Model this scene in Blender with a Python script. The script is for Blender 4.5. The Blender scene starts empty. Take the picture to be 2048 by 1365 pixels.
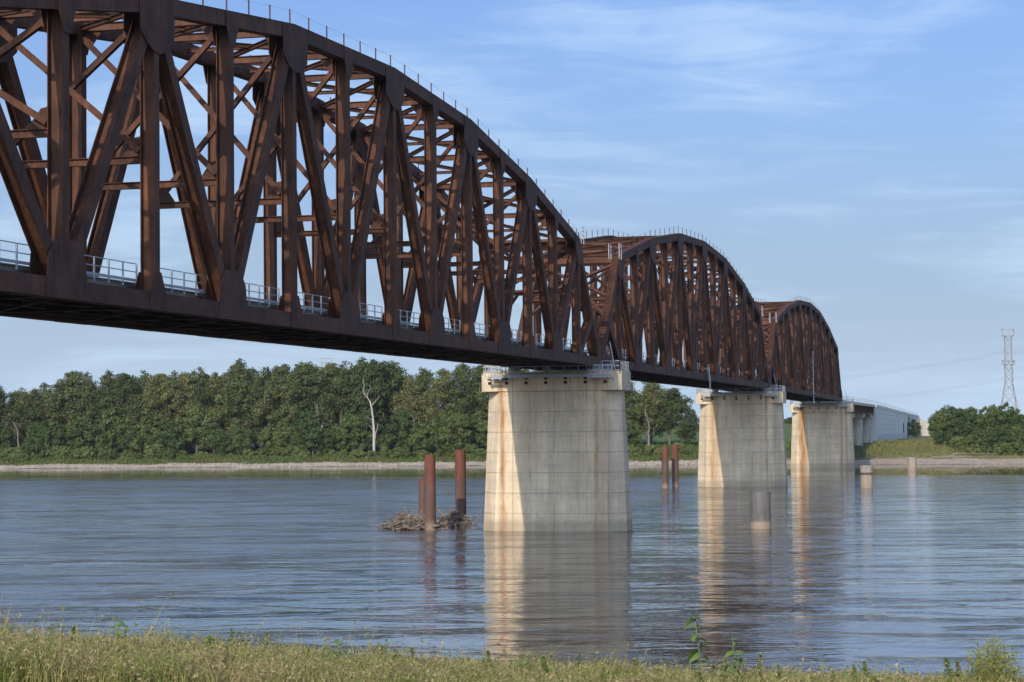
import bpy, bmesh, math, random
import numpy as np
from mathutils import Vector, Matrix

R = math.radians
sc = bpy.context.scene
COL = sc.collection

# ------------------------------------------------------------------ camera
cam_d = bpy.data.cameras.new('camera')
cam = bpy.data.objects.new('camera', cam_d)
COL.objects.link(cam)
cam_d.sensor_width = 36.0
cam_d.lens = 36.0 * 4202.5 / 2048.0
cam_d.clip_start = 0.5
cam_d.clip_end = 20000
yaw, pit, rol = R(13.73), R(2.277), R(0.577)
fw = Vector((-math.sin(yaw) * math.cos(pit), math.cos(yaw) * math.cos(pit), math.sin(pit)))
rt = Vector((math.cos(yaw), math.sin(yaw), 0))
up = rt.cross(fw)
r2 = rt * math.cos(rol) - up * math.sin(rol)
u2 = up * math.cos(rol) + rt * math.sin(rol)
CAM = Vector((51.694, -232.602, 11.93))
cam.matrix_world = Matrix(((r2.x, u2.x, -fw.x, CAM.x), (r2.y, u2.y, -fw.y, CAM.y), (r2.z, u2.z, -fw.z, CAM.z), (0, 0, 0, 1)))
sc.camera = cam

# ------------------------------------------------------------------ sky, sun, exposure
SUN_EL = R(27.0)
SUN_AZ = R(3.6)            # the sun stands behind the camera, a little left of the bridge axis
sdir = Vector((-math.sin(SUN_AZ) * math.cos(SUN_EL), -math.cos(SUN_AZ) * math.cos(SUN_EL), math.sin(SUN_EL)))
world = bpy.data.worlds.new('World')
sc.world = world
world.use_nodes = True
wn = world.node_tree.nodes
wl = world.node_tree.links
wn.clear()
w_out = wn.new('ShaderNodeOutputWorld')
w_bg = wn.new('ShaderNodeBackground')
w_bg.inputs['Strength'].default_value = 0.15
sky = wn.new('ShaderNodeTexSky')
sky.sky_type = 'NISHITA'
sky.sun_disc = False
sky.sun_elevation = SUN_EL
sky.sun_rotation = math.atan2(sdir.x, sdir.y)
sky.altitude = 100
sky.air_density = 1.0
sky.dust_density = 5.0
sky.ozone_density = 2.0
# thin high cirrus, laid on a plane far above
tc = wn.new('ShaderNodeTexCoord')
sep = wn.new('ShaderNodeSeparateXYZ')
wl.new(tc.outputs['Generated'], sep.inputs[0])
mz = wn.new('ShaderNodeMath'); mz.operation = 'MAXIMUM'; mz.inputs[1].default_value = 0.0
wl.new(sep.outputs['Z'], mz.inputs[0])
az = wn.new('ShaderNodeMath'); az.operation = 'ADD'; az.inputs[1].default_value = 0.06
wl.new(mz.outputs[0], az.inputs[0])
dx = wn.new('ShaderNodeMath'); dx.operation = 'DIVIDE'
dy = wn.new('ShaderNodeMath'); dy.operation = 'DIVIDE'
wl.new(sep.outputs['X'], dx.inputs[0]); wl.new(az.outputs[0], dx.inputs[1])
wl.new(sep.outputs['Y'], dy.inputs[0]); wl.new(az.outputs[0], dy.inputs[1])
cmb = wn.new('ShaderNodeCombineXYZ')
wl.new(dx.outputs[0], cmb.inputs[0]); wl.new(dy.outputs[0], cmb.inputs[1])
at2 = wn.new('ShaderNodeMath'); at2.operation = 'ARCTAN2'
wl.new(sep.outputs['X'], at2.inputs[0]); wl.new(sep.outputs['Y'], at2.inputs[1])
lz = wn.new('ShaderNodeMath'); lz.operation = 'POWER'; lz.inputs[1].default_value = 0.75
wl.new(az.outputs[0], lz.inputs[0])
cmb2 = wn.new('ShaderNodeCombineXYZ')
wl.new(at2.outputs[0], cmb2.inputs[0]); wl.new(lz.outputs[0], cmb2.inputs[1])
def cirrus(rot, scale, nscale, detail, rough, dist, loc):
    m_ = wn.new('ShaderNodeMapping'); m_.inputs['Rotation'].default_value = (0, 0, R(rot)); m_.inputs['Scale'].default_value = scale; m_.inputs['Location'].default_value = loc
    wl.new(cmb2.outputs[0], m_.inputs[0])
    t_ = wn.new('ShaderNodeTexNoise'); t_.inputs['Scale'].default_value = nscale; t_.inputs['Detail'].default_value = detail
    t_.inputs['Roughness'].default_value = rough; t_.inputs['Distortion'].default_value = dist
    wl.new(m_.outputs[0], t_.inputs['Vector'])
    return t_.outputs[0]
big = cirrus(14, (4.0, 13.0, 1), 1.0, 4, 0.5, 0.6, (1.7, 0.4, 0))
fib = cirrus(9, (9.0, 60.0, 1), 1.0, 8, 0.62, 1.1, (0.3, 2.0, 0))
mm = wn.new('ShaderNodeMath'); mm.operation = 'MULTIPLY_ADD'; mm.inputs[1].default_value = 0.55
wl.new(fib, mm.inputs[0]); wl.new(big, mm.inputs[2])
cr = wn.new('ShaderNodeMapRange'); cr.interpolation_type = 'SMOOTHSTEP'
cr.inputs['From Min'].default_value = 0.70; cr.inputs['From Max'].default_value = 1.02
cr.inputs['To Min'].default_value = 0.0; cr.inputs['To Max'].default_value = 0.56
wl.new(mm.outputs[0], cr.inputs['Value'])
cmix = wn.new('ShaderNodeMix'); cmix.data_type = 'RGBA'
cmix.inputs[7].default_value = (2.95, 3.8, 4.8, 1)
tint = wn.new('ShaderNodeMix'); tint.data_type = 'RGBA'; tint.blend_type = 'MULTIPLY'; tint.inputs[0].default_value = 1.0
tint.inputs[7].default_value = (0.415, 0.565, 0.87, 1)
wl.new(sky.outputs[0], tint.inputs[6])
# the veil thickens towards the horizon, where one looks through more of it
vd = wn.new('ShaderNodeMath'); vd.operation = 'MULTIPLY'; vd.inputs[1].default_value = -1 / 0.11
wl.new(mz.outputs[0], vd.inputs[0])
ve = wn.new('ShaderNodeMath'); ve.operation = 'EXPONENT'
wl.new(vd.outputs[0], ve.inputs[0])
vm = wn.new('ShaderNodeMath'); vm.operation = 'MULTIPLY'; vm.inputs[1].default_value = 0.88
wl.new(ve.outputs[0], vm.inputs[0])
one = wn.new('ShaderNodeMath'); one.operation = 'SUBTRACT'; one.inputs[0].default_value = 1.0
wl.new(cr.outputs[0], one.inputs[1])
inv = wn.new('ShaderNodeMath'); inv.operation = 'SUBTRACT'; inv.inputs[0].default_value = 1.0
wl.new(vm.outputs[0], inv.inputs[1])
pr = wn.new('ShaderNodeMath'); pr.operation = 'MULTIPLY'
wl.new(one.outputs[0], pr.inputs[0]); wl.new(inv.outputs[0], pr.inputs[1])
cov = wn.new('ShaderNodeMath'); cov.operation = 'SUBTRACT'; cov.inputs[0].default_value = 1.0
wl.new(pr.outputs[0], cov.inputs[1])
wl.new(cov.outputs[0], cmix.inputs[0]); wl.new(tint.outputs[2], cmix.inputs[6])
wl.new(cmix.outputs[2], w_bg.inputs[0])
wl.new(w_bg.outputs[0], w_out.inputs[0])

sun_d = bpy.data.lights.new('sun', 'SUN')
sun_d.energy = 2.15
sun_d.angle = R(0.5)
sun_d.color = (1.0, 0.86, 0.68)
sun = bpy.data.objects.new('sun', sun_d)
COL.objects.link(sun)
sun.rotation_euler = sdir.to_track_quat('Z', 'Y').to_euler()

sc.view_settings.view_transform = 'Standard'
sc.view_settings.look = 'None'
sc.view_settings.gamma = 1
sc.view_settings.exposure = 0.58
sc.view_settings.use_curve_mapping = False
sc.cycles.max_bounces = 6
sc.cycles.transparent_max_bounces = 8

# ------------------------------------------------------------------ materials
def mat(name):
    m = bpy.data.materials.new(name)
    m.use_nodes = True
    nt = m.node_tree
    b = nt.nodes['Principled BSDF']
    return m, nt.nodes, nt.links, b

def noise(n, l, vec, scale, detail=4, rough=0.55, dist=0.0):
    t = n.new('ShaderNodeTexNoise')
    t.inputs['Scale'].default_value = scale
    t.inputs['Detail'].default_value = detail
    t.inputs['Roughness'].default_value = rough
    t.inputs['Distortion'].default_value = dist
    if vec is not None:
        l.new(vec, t.inputs['Vector'])
    return t.outputs[0]

def mapping(n, l, vec, scale=(1, 1, 1), rot=(0, 0, 0), loc=(0, 0, 0)):
    t = n.new('ShaderNodeMapping')
    t.inputs['Scale'].default_value = scale
    t.inputs['Rotation'].default_value = rot
    t.inputs['Location'].default_value = loc
    l.new(vec, t.inputs[0])
    return t.outputs[0]

def ramp(n, l, fac, stops):
    t = n.new('ShaderNodeValToRGB')
    e = t.color_ramp.elements
    while len(e) < len(stops):
        e.new(0.5)
    for i, (p, c) in enumerate(stops):
        e[i].position = p
        e[i].color = (*c, 1) if len(c) == 3 else c
    l.new(fac, t.inputs[0])
    return t.outputs[0]

def mixc(n, l, fac, a, b, mode='MIX'):
    t = n.new('ShaderNodeMix'); t.data_type = 'RGBA'; t.blend_type = mode
    for s, v in ((0, fac), (6, a), (7, b)):
        if isinstance(v, (int, float)):
            t.inputs[s].default_value = v
        elif isinstance(v, tuple):
            t.inputs[s].default_value = (*v, 1)
        else:
            l.new(v, t.inputs[s])
    return t.outputs[2]

def math_(n, l, op, a, b=None, c=None, clamp=False):
    t = n.new('ShaderNodeMath'); t.operation = op; t.use_clamp = clamp
    for i, v in enumerate((a, b, c)):
        if v is None:
            continue
        if isinstance(v, (int, float)):
            t.inputs[i].default_value = v
        else:
            l.new(v, t.inputs[i])
    return t.outputs[0]

def mrange(n, l, v, a, b, c=0.0, d=1.0):
    t = n.new('ShaderNodeMapRange')
    for i, x in zip((1, 2, 3, 4), (a, b, c, d)):
        t.inputs[i].default_value = x
    l.new(v, t.inputs[0])
    return t.outputs[0]

def bump(n, l, h, strength, dist, normal=None):
    t = n.new('ShaderNodeBump')
    t.inputs['Strength'].default_value = strength
    t.inputs['Distance'].default_value = dist
    l.new(h, t.inputs['Height'])
    if normal is not None:
        l.new(normal, t.inputs['Normal'])
    return t.outputs[0]

M = {}

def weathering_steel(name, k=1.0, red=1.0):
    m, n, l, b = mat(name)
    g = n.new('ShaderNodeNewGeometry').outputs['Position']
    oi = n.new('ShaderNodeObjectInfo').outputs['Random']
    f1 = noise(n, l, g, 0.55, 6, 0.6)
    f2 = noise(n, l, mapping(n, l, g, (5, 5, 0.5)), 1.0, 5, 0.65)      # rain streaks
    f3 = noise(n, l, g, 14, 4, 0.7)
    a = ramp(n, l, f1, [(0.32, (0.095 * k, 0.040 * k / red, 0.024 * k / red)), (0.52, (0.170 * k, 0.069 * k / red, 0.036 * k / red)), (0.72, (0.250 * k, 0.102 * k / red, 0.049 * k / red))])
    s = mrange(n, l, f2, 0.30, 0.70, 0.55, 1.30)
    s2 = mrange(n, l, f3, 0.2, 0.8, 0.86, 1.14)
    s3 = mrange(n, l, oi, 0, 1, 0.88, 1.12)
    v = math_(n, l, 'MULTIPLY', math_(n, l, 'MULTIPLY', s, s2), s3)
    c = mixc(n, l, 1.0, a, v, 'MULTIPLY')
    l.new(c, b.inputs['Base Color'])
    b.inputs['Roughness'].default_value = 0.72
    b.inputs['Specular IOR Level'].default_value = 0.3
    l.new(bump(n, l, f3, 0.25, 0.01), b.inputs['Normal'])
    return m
M['steel'] = weathering_steel('weathering_steel', 0.60)
M['gusset'] = weathering_steel('weathering_steel_plate', 0.50)
M['shaded_floor_steel'] = weathering_steel('weathering_steel_floor_shaded', 0.22)  # same steel darkened: the shade below the deck is put into its colour
# bolted plates: rows of bolt heads as fine relief
def bolted():
    m = weathering_steel('bolted_plate', 0.54)
    n, l = m.node_tree.nodes, m.node_tree.links
    b = n['Principled BSDF']
    g = n.new('ShaderNodeTexCoord').outputs['Object']
    v = n.new('ShaderNodeTexVoronoi'); v.inputs['Scale'].default_value = 1.0; v.inputs['Randomness'].default_value = 0.0
    l.new(mapping(n, l, g, (1, 6.5, 6.5)), v.inputs['Vector'])
    h = mrange(n, l, v.outputs['Distance'], 0.18, 0.3, 1.0, 0.0)
    old = b.inputs['Normal'].links[0].from_socket
    l.new(bump(n, l, h, 0.7, 0.02, old), b.inputs['Normal'])
    return m
M['bolted'] = bolted()

def simple(name, col, rough=0.6, metal=0.0, var=0.15, scale=6.0):
    m, n, l, b = mat(name)
    g = n.new('ShaderNodeNewGeometry').outputs['Position']
    f = noise(n, l, g, scale, 5, 0.6)
    s = mrange(n, l, f, 0.25, 0.75, 1 - var, 1 + var)
    l.new(mixc(n, l, 1.0, col, s, 'MULTIPLY'), b.inputs['Base Color'])
    b.inputs['Roughness'].default_value = rough
    b.inputs['Metallic'].default_value = metal
    return m
M['galv'] = simple('galvanised_steel', (0.40, 0.42, 0.43), 0.6, 0.15, 0.2)
M['dark'] = simple('dark_opening', (0.03, 0.022, 0.02), 0.9)
M['ballast'] = simple('track_ballast', (0.20, 0.19, 0.175), 0.95, 0, 0.35, 9)
M['rail'] = simple('rail_steel', (0.16, 0.10, 0.075), 0.5, 0.3)
M['curb'] = simple('concrete_curb', (0.55, 0.54, 0.50), 0.85)
M['bearing'] = simple('bearing_steel', (0.30, 0.30, 0.29), 0.6, 0.2)

def concrete(name, base=(0.80, 0.65, 0.445), streaks=((-5.55, 0.36, 1.25), (5.2, 0.26, 0.85), (5.9, 0.5, 0.35), (-1.6, 0.2, 0.2), (3.2, .15, .25)), lines=True, tone=1.0, rustk=1.0, capb=None):
    m, n, l, b = mat(name)
    tc = n.new('ShaderNodeTexCoord').outputs['Object']
    g = n.new('ShaderNodeNewGeometry').outputs['Position']
    sx = n.new('ShaderNodeSeparateXYZ'); l.new(tc, sx.inputs[0])
    gx = n.new('ShaderNodeSeparateXYZ'); l.new(g, gx.inputs[0])
    f1 = noise(n, l, g, 0.35, 5, 0.6)
    f2 = noise(n, l, mapping(n, l, g, (1.6, 1.6, 0.12)), 1.0, 6, 0.65)
    f3 = noise(n, l, g, 9, 5, 0.65)
    fb = noise(n, l, mapping(n, l, g, (0.15, 0.15, 1.4)), 1.3, 4, 0.6)
    a = ramp(n, l, f1, [(0.3, tuple(x * 0.84 * tone for x in base)), (0.55, tuple(x * tone for x in base)), (0.75, tuple(x * 1.08 * tone for x in base))])
    v = math_(n, l, 'MULTIPLY', mrange(n, l, f2, 0.3, 0.75, 0.80, 1.10), mrange(n, l, f3, 0.2, 0.8, 0.92, 1.08))
    v = math_(n, l, 'MULTIPLY', v, mrange(n, l, fb, 0.3, 0.7, 0.9, 1.06))
    c = mixc(n, l, 1.0, a, v, 'MULTIPLY')
    # yellowish-brown wash of old runoff over the broad face
    w = mrange(n, l, noise(n, l, mapping(n, l, g, (0.5, 0.5, 0.07)), 1.0, 4, 0.6), 0.42, 0.68, 0.0, 0.55 * rustk)
    c = mixc(n, l, w, c, (0.50, 0.37, 0.22))
    # rust runs below the walkway corners and bearings
    wob = math_(n, l, 'MULTIPLY_ADD', noise(n, l, mapping(n, l, g, (0.6, 0.6, 0.35)), 1.0, 4), 0.7, -0.35)
    for (x0, wd, st) in streaks:
        d = math_(n, l, 'ABSOLUTE', math_(n, l, 'SUBTRACT', math_(n, l, 'ADD', sx.outputs[0], wob), x0))
        core = mrange(n, l, d, wd * 0.35, wd * 1.5, 1.0, 0.0)
        br = mrange(n, l, noise(n, l, mapping(n, l, g, (2.6, 2.6, 0.16)), 1.0, 5, 0.7), 0.33, 0.62, 0.15, 1.0)
        fac = math_(n, l, 'MULTIPLY', math_(n, l, 'MULTIPLY', core, br), 0.8 * st * rustk)
        c = mixc(n, l, fac, c, (0.33, 0.155, 0.045))
    if lines:
        # dark hairline cracks and weeping vertical seams
        cr_ = noise(n, l, mapping(n, l, g, (0.75, 0.75, 0.10)), 1.0, 3, 0.5, 0.4)
        k = math_(n, l, 'ABSOLUTE', math_(n, l, 'SUBTRACT', cr_, 0.5))
        k = mrange(n, l, k, 0.0, 0.012, 1.0, 0.0)
        k = math_(n, l, 'MULTIPLY', k, mrange(n, l, noise(n, l, g, 0.5, 2), 0.5, 0.62, 0.0, 0.3))
        c = mixc(n, l, k, c, (0.14, 0.12, 0.10))
        # construction seams with dirt in them
        for (x0, lo, hi) in ((-4.35, 0.0, 0.55), (-2.4, 0.45, 0.45), (0.35, 0.42, 0.5), (2.3, 0.46, 0.5), (4.1, 0.5, 0.5), (6.55, 0.4, 0.35), (-6.6, 0.4, 0.3)):
            d = math_(n, l, 'ABSOLUTE', math_(n, l, 'SUBTRACT', math_(n, l, 'MULTIPLY_ADD', wob, 0.06, sx.outputs[0]), x0))
            k = mrange(n, l, d, 0.02, 0.07, 1.0, 0.0)
            k = math_(n, l, 'MULTIPLY', k, mrange(n, l, noise(n, l, mapping(n, l, g, (0.3, 0.3, 0.35), (0, 0, 0), (x0 * 3, 0, 0)), 1.0, 3), lo, lo + 0.1, 0.0, hi))
            c = mixc(n, l, k, c, (0.16, 0.135, 0.105))
        if capb:
            for kk in range(7):
                zj = 2.0 + (capb - 2.0) * kk / 6
                d = math_(n, l, 'ABSOLUTE', math_(n, l, 'SUBTRACT', sx.outputs[2], zj - 0.03))
                k = mrange(n, l, d, 0.03, 0.10, 1.0, 0.0)
                k = math_(n, l, 'MULTIPLY', k, mrange(n, l, noise(n, l, mapping(n, l, g, (0.5, 0.5, 0.2), (0, 0, 0), (kk * 5, 0, 0)), 1.0, 4), 0.3, 0.6, 0.12, 0.45))
                c = mixc(n, l, k, c, (0.22, 0.185, 0.14))
                below = math_(n, l, 'SUBTRACT', zj, sx.outputs[2])
                k = math_(n, l, 'MULTIPLY', mrange(n, l, below, 0.0, 1.3, 1.0, 0.0), mrange(n, l, below, -0.02, 0.0, 0.0, 1.0))
                k = math_(n, l, 'MULTIPLY', k, mrange(n, l, noise(n, l, mapping(n, l, g, (2.2, 2.2, 0.05), (0, 0, 0), (kk * 3, 0, 0)), 1.0, 4, 0.6), 0.5, 0.72, 0.0, 0.4))
                c = mixc(n, l, k, c, (0.34, 0.26, 0.17))
        # silt line left by the river
        z = math_(n, l, 'MULTIPLY_ADD', noise(n, l, g, 0.8, 4), 0.5, math_(n, l, 'SUBTRACT', gx.outputs[2], 0.25))
        wl_ = mrange(n, l, z, 0.9, 1.5, 0.45, 0.0)
        c = mixc(n, l, wl_, c, (0.24, 0.185, 0.125))
    l.new(c, b.inputs['Base Color'])
    b.inputs['Roughness'].default_value = 0.88
    b.inputs['Specular IOR Level'].default_value = 0.25
    l.new(bump(n, l, f3, 0.3, 0.02), b.inputs['Normal'])
    return m
M['concrete'] = concrete('pier_concrete', capb=18.43 - 2.77)
M['concrete2'] = concrete('pier_concrete_mottled', streaks=((-4.9, 0.6, 0.8), (-4.0, 0.3, 0.5), (5.0, 0.25, 0.9), (2.2, 0.5, 0.3), (-1.2, 0.3, 0.25)), capb=18.15 - 2.77)
M['concrete3'] = concrete('pier_concrete_rust', streaks=((-5.0, 0.75, 1.6), (-4.1, 0.5, 0.9), (5.2, 0.3, 0.9), (6.4, .3, .5)), rustk=1.0, capb=17.12 - 2.77)
M['plainc'] = concrete('column_concrete', base=(0.50, 0.47, 0.40), streaks=(), lines=False, rustk=0.5)

def foliage(name, c0, c1, c2, trans=0.22):
    m, n, l, b = mat(name)
    at = n.new('ShaderNodeAttribute'); at.attribute_name = 'tint'
    oi = n.new('ShaderNodeObjectInfo').outputs['Random']
    c = ramp(n, l, math_(n, l, 'MULTIPLY_ADD', math_(n, l, 'SUBTRACT', oi, 0.5), 0.62, at.outputs['Fac']), [(0.12, c0), (0.5, c1), (0.9, c2)])
    l.new(c, b.inputs['Base Color'])
    b.inputs['Roughness'].default_value = 0.6
    b.inputs['Specular IOR Level'].default_value = 0.25
    tr = n.new('ShaderNodeBsdfTranslucent')
    l.new(mixc(n, l, 1.0, c, (1.0, 1.0, 0.55), 'MULTIPLY'), tr.inputs[0])
    mx = n.new('ShaderNodeMixShader'); mx.inputs[0].default_value = trans
    l.new(b.outputs[0], mx.inputs[1]); l.new(tr.outputs[0], mx.inputs[2])
    l.new(mx.outputs[0], n['Material Output'].inputs[0])
    return m
M['leaf_dark'] = foliage('cottonwood_leaves', (0.058, 0.084, 0.026), (0.098, 0.122, 0.040), (0.185, 0.180, 0.062))
M['leaf_mid'] = foliage('understory_leaves', (0.052, 0.088, 0.025), (0.085, 0.128, 0.036), (0.15, 0.18, 0.052))
M['leaf_bush'] = foliage('willow_leaves', (0.085, 0.125, 0.035), (0.13, 0.175, 0.05), (0.20, 0.225, 0.075))

def barkmat(name, c0, c1):
    m, n, l, b = mat(name)
    g = n.new('ShaderNodeNewGeometry').outputs['Position']
    f = noise(n, l, mapping(n, l, g, (3, 3, 0.5)), 1.2, 5, 0.65)
    l.new(ramp(n, l, f, [(0.3, c0), (0.7, c1)]), b.inputs['Base Color'])
    b.inputs['Roughness'].default_value = 0.9
    return m
M['bark'] = barkmat('cottonwood_bark', (0.10, 0.085, 0.07), (0.24, 0.21, 0.175))
M['deadwood'] = barkmat('bleached_deadwood', (0.32, 0.28, 0.235), (0.52, 0.475, 0.42))
M['drift'] = barkmat('driftwood', (0.09, 0.068, 0.05), (0.36, 0.29, 0.22))

def vcol(name, rough=0.8, trans=0.0):
    m, n, l, b = mat(name)
    at = n.new('ShaderNodeAttribute'); at.attribute_name = 'col'
    l.new(at.outputs['Color'], b.inputs['Base Color'])
    b.inputs['Roughness'].default_value = rough
    b.inputs['Specular IOR Level'].default_value = 0.2
    if trans:
        tr = n.new('ShaderNodeBsdfTranslucent'); l.new(at.outputs['Color'], tr.inputs[0])
        mx = n.new('ShaderNodeMixShader'); mx.inputs[0].default_value = trans
        l.new(b.outputs[0], mx.inputs[1]); l.new(tr.outputs[0], mx.inputs[2])
        l.new(mx.outputs[0], n['Material Output'].inputs[0])
    return m
M['grass'] = vcol('bank_grass_blades', 0.75, 0.3)
M['weed_leaf'] = foliage('weed_leaf', (0.15, 0.23, 0.06), (0.20, 0.29, 0.08), (0.28, 0.34, 0.11), 0.4)
M['feather_leaf'] = foliage('feathery_leaf', (0.19, 0.22, 0.05), (0.27, 0.29, 0.075), (0.36, 0.34, 0.11), 0.4)
M['weed_stem'] = simple('weed_stem', (0.22, 0.24, 0.10), 0.7)

def pile_mat(name, rust, grey, h, salt=True):
    m, n, l, b = mat(name)
    g = n.new('ShaderNodeNewGeometry').outputs['Position']
    tc = n.new('ShaderNodeTexCoord').outputs['Object']
    sx = n.new('ShaderNodeSeparateXYZ'); l.new(tc, sx.inputs[0])
    f1 = noise(n, l, g, 1.3, 6, 0.65)
    f2 = noise(n, l, mapping(n, l, g, (2.5, 2.5, 0.3)), 1.0, 5, 0.65)
    z = math_(n, l, 'MULTIPLY_ADD', math_(n, l, 'SUBTRACT', f1, 0.5), 1.2, sx.outputs[2])
    c = mixc(n, l, mrange(n, l, z, h * 0.55, h * 0.72, 0, 1), grey, rust)
    v = math_(n, l, 'MULTIPLY', mrange(n, l, f2, 0.3, 0.7, 0.7, 1.15), mrange(n, l, f1, 0.3, 0.7, 0.85, 1.15))
    c = mixc(n, l, 1.0, c, v, 'MULTIPLY')
    l.new(mixc(n, l, mrange(n, l, z, 0.5, 1.1, 0.7, 0.0), c, (0.30, 0.23, 0.165)), b.inputs['Base Color'])
    b.inputs['Roughness'].default_value = 0.8
    return m
M['pile'] = pile_mat('rusty_pipe_pile', (0.165, 0.056, 0.032), (0.125, 0.072, 0.053), 8.5)
M['caisson'] = pile_mat('grey_steel_casing', (0.155, 0.15, 0.145), (0.15, 0.14, 0.13), 4.0)
M['caisson_c'] = pile_mat('stained_concrete_stub', (0.34, 0.30, 0.245), (0.36, 0.29, 0.22), 4.0)

def ground_mat():
    m, n, l, b = mat('bank_ground')
    g = n.new('ShaderNodeNewGeometry').outputs['Position']
    at = n.new('ShaderNodeAttribute'); at.attribute_name = 'col'
    f = noise(n, l, g, 0.5, 6, 0.65)
    f2 = noise(n, l, g, 3.0, 5, 0.7)
    v = math_(n, l, 'MULTIPLY', mrange(n, l, f, 0.25, 0.75, 0.75, 1.25), mrange(n, l, f2, 0.25, 0.75, 0.8, 1.2))
    l.new(mixc(n, l, 1.0, at.outputs['Color'], v, 'MULTIPLY'), b.inputs['Base Color'])
    b.inputs['Roughness'].default_value = 0.95
    b.inputs['Specular IOR Level'].default_value = 0.1
    l.new(bump(n, l, f2, 0.6, 0.15), b.inputs['Normal'])
    return m
M['ground'] = ground_mat()

def water_mat():
    m, n, l, b = mat('river_water')
    g = n.new('ShaderNodeNewGeometry').outputs['Position']
    rot = mapping(n, l, g, (1, 1, 1), (0, 0, R(-12)))
    sep_ = n.new('ShaderNodeSeparateXYZ'); l.new(g, sep_.inputs[0])
    # muddy body of the river
    c = ramp(n, l, noise(n, l, g, 0.02, 4), [(0.3, (0.078, 0.068, 0.055)), (0.7, (0.094, 0.081, 0.065))])
    l.new(c, b.inputs['Base Color'])
    b.inputs['Roughness'].default_value = 0.04
    b.inputs['IOR'].default_value = 1.42
    # smooth boils and slicks against wind-ruffled water
    slick = mrange(n, l, noise(n, l, mapping(n, l, rot, (0.016, 0.045, 1)), 1.0, 6, 0.62, 1.2), 0.38, 0.62, 0.15, 1.5)
    fine = mrange(n, l, noise(n, l, mapping(n, l, rot, (0.03, 0.09, 1), (0, 0, 0), (7, 3, 0)), 1.0, 6, 0.65, 1.0), 0.44, 0.62, 0.15, 1.6)
    lee = mrange(n, l, math_(n, l, 'MULTIPLY_ADD', math_(n, l, 'SUBTRACT', noise(n, l, mapping(n, l, g, (0.012, 0.03, 1)), 1.0, 4), 0.5), 45.0, sep_.outputs[1]), 208, 238, 1.0, 0.04)
    w3 = noise(n, l, mapping(n, l, rot, (0.5, 1.0, 1)), 0.13, 3, 0.5, 1.4)
    w1 = noise(n, l, mapping(n, l, rot, (0.6, 1.0, 1)), 0.42, 3, 0.5, 0.8)
    w2 = noise(n, l, mapping(n, l, rot, (0.75, 1.0, 1)), 1.9, 3, 0.55, 0.4)
    h = math_(n, l, 'MULTIPLY', math_(n, l, 'MULTIPLY', w1, 0.085), slick)
    h = math_(n, l, 'ADD', h, math_(n, l, 'MULTIPLY', math_(n, l, 'MULTIPLY', noise(n, l, mapping(n, l, rot, (0.5, 1.0, 1)), 0.62, 2, 0.5, 0.6), 0.22), mrange(n, l, noise(n, l, mapping(n, l, rot, (0.055, 0.17, 1), (0, 0, 0), (11, 5, 0)), 1.0, 5, 0.6, 0.8), 0.54, 0.64, 0.0, 1.3)))
    h = math_(n, l, 'ADD', h, math_(n, l, 'MULTIPLY', math_(n, l, 'MULTIPLY', w2, 0.028), fine))
    h = math_(n, l, 'MULTIPLY_ADD', w3, 0.20, h)
    # the open reach left of the bridge lies in the wind, the water by the piers is smoother
    wind = mrange(n, l, math_(n, l, 'MULTIPLY_ADD', math_(n, l, 'SUBTRACT', noise(n, l, mapping(n, l, g, (0.02, 0.02, 1)), 1.0, 4), 0.5), 60.0, sep_.outputs[0]), -22, 6, 1.9, 0.70)
    h = math_(n, l, 'MULTIPLY', h, wind)
    h = math_(n, l, 'MULTIPLY', h, lee)
    # capillary ripples too small to see one by one
    l.new(math_(n, l, 'MULTIPLY', mrange(n, l, math_(n, l, 'ADD', slick, fine), 0.3, 2.6, 0.035, 0.115), math_(n, l, 'MULTIPLY', wind, math_(n, l, 'POWER', lee, 0.5))), b.inputs['Roughness'])
    bn = n.new('ShaderNodeBump')
    bn.inputs['Strength'].default_value = 1.0
    bn.inputs['Distance'].default_value = 1.0
    l.new(h, bn.inputs['Height'])
    l.new(bn.outputs[0], b.inputs['Normal'])
    return m
M['water'] = water_mat()

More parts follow.
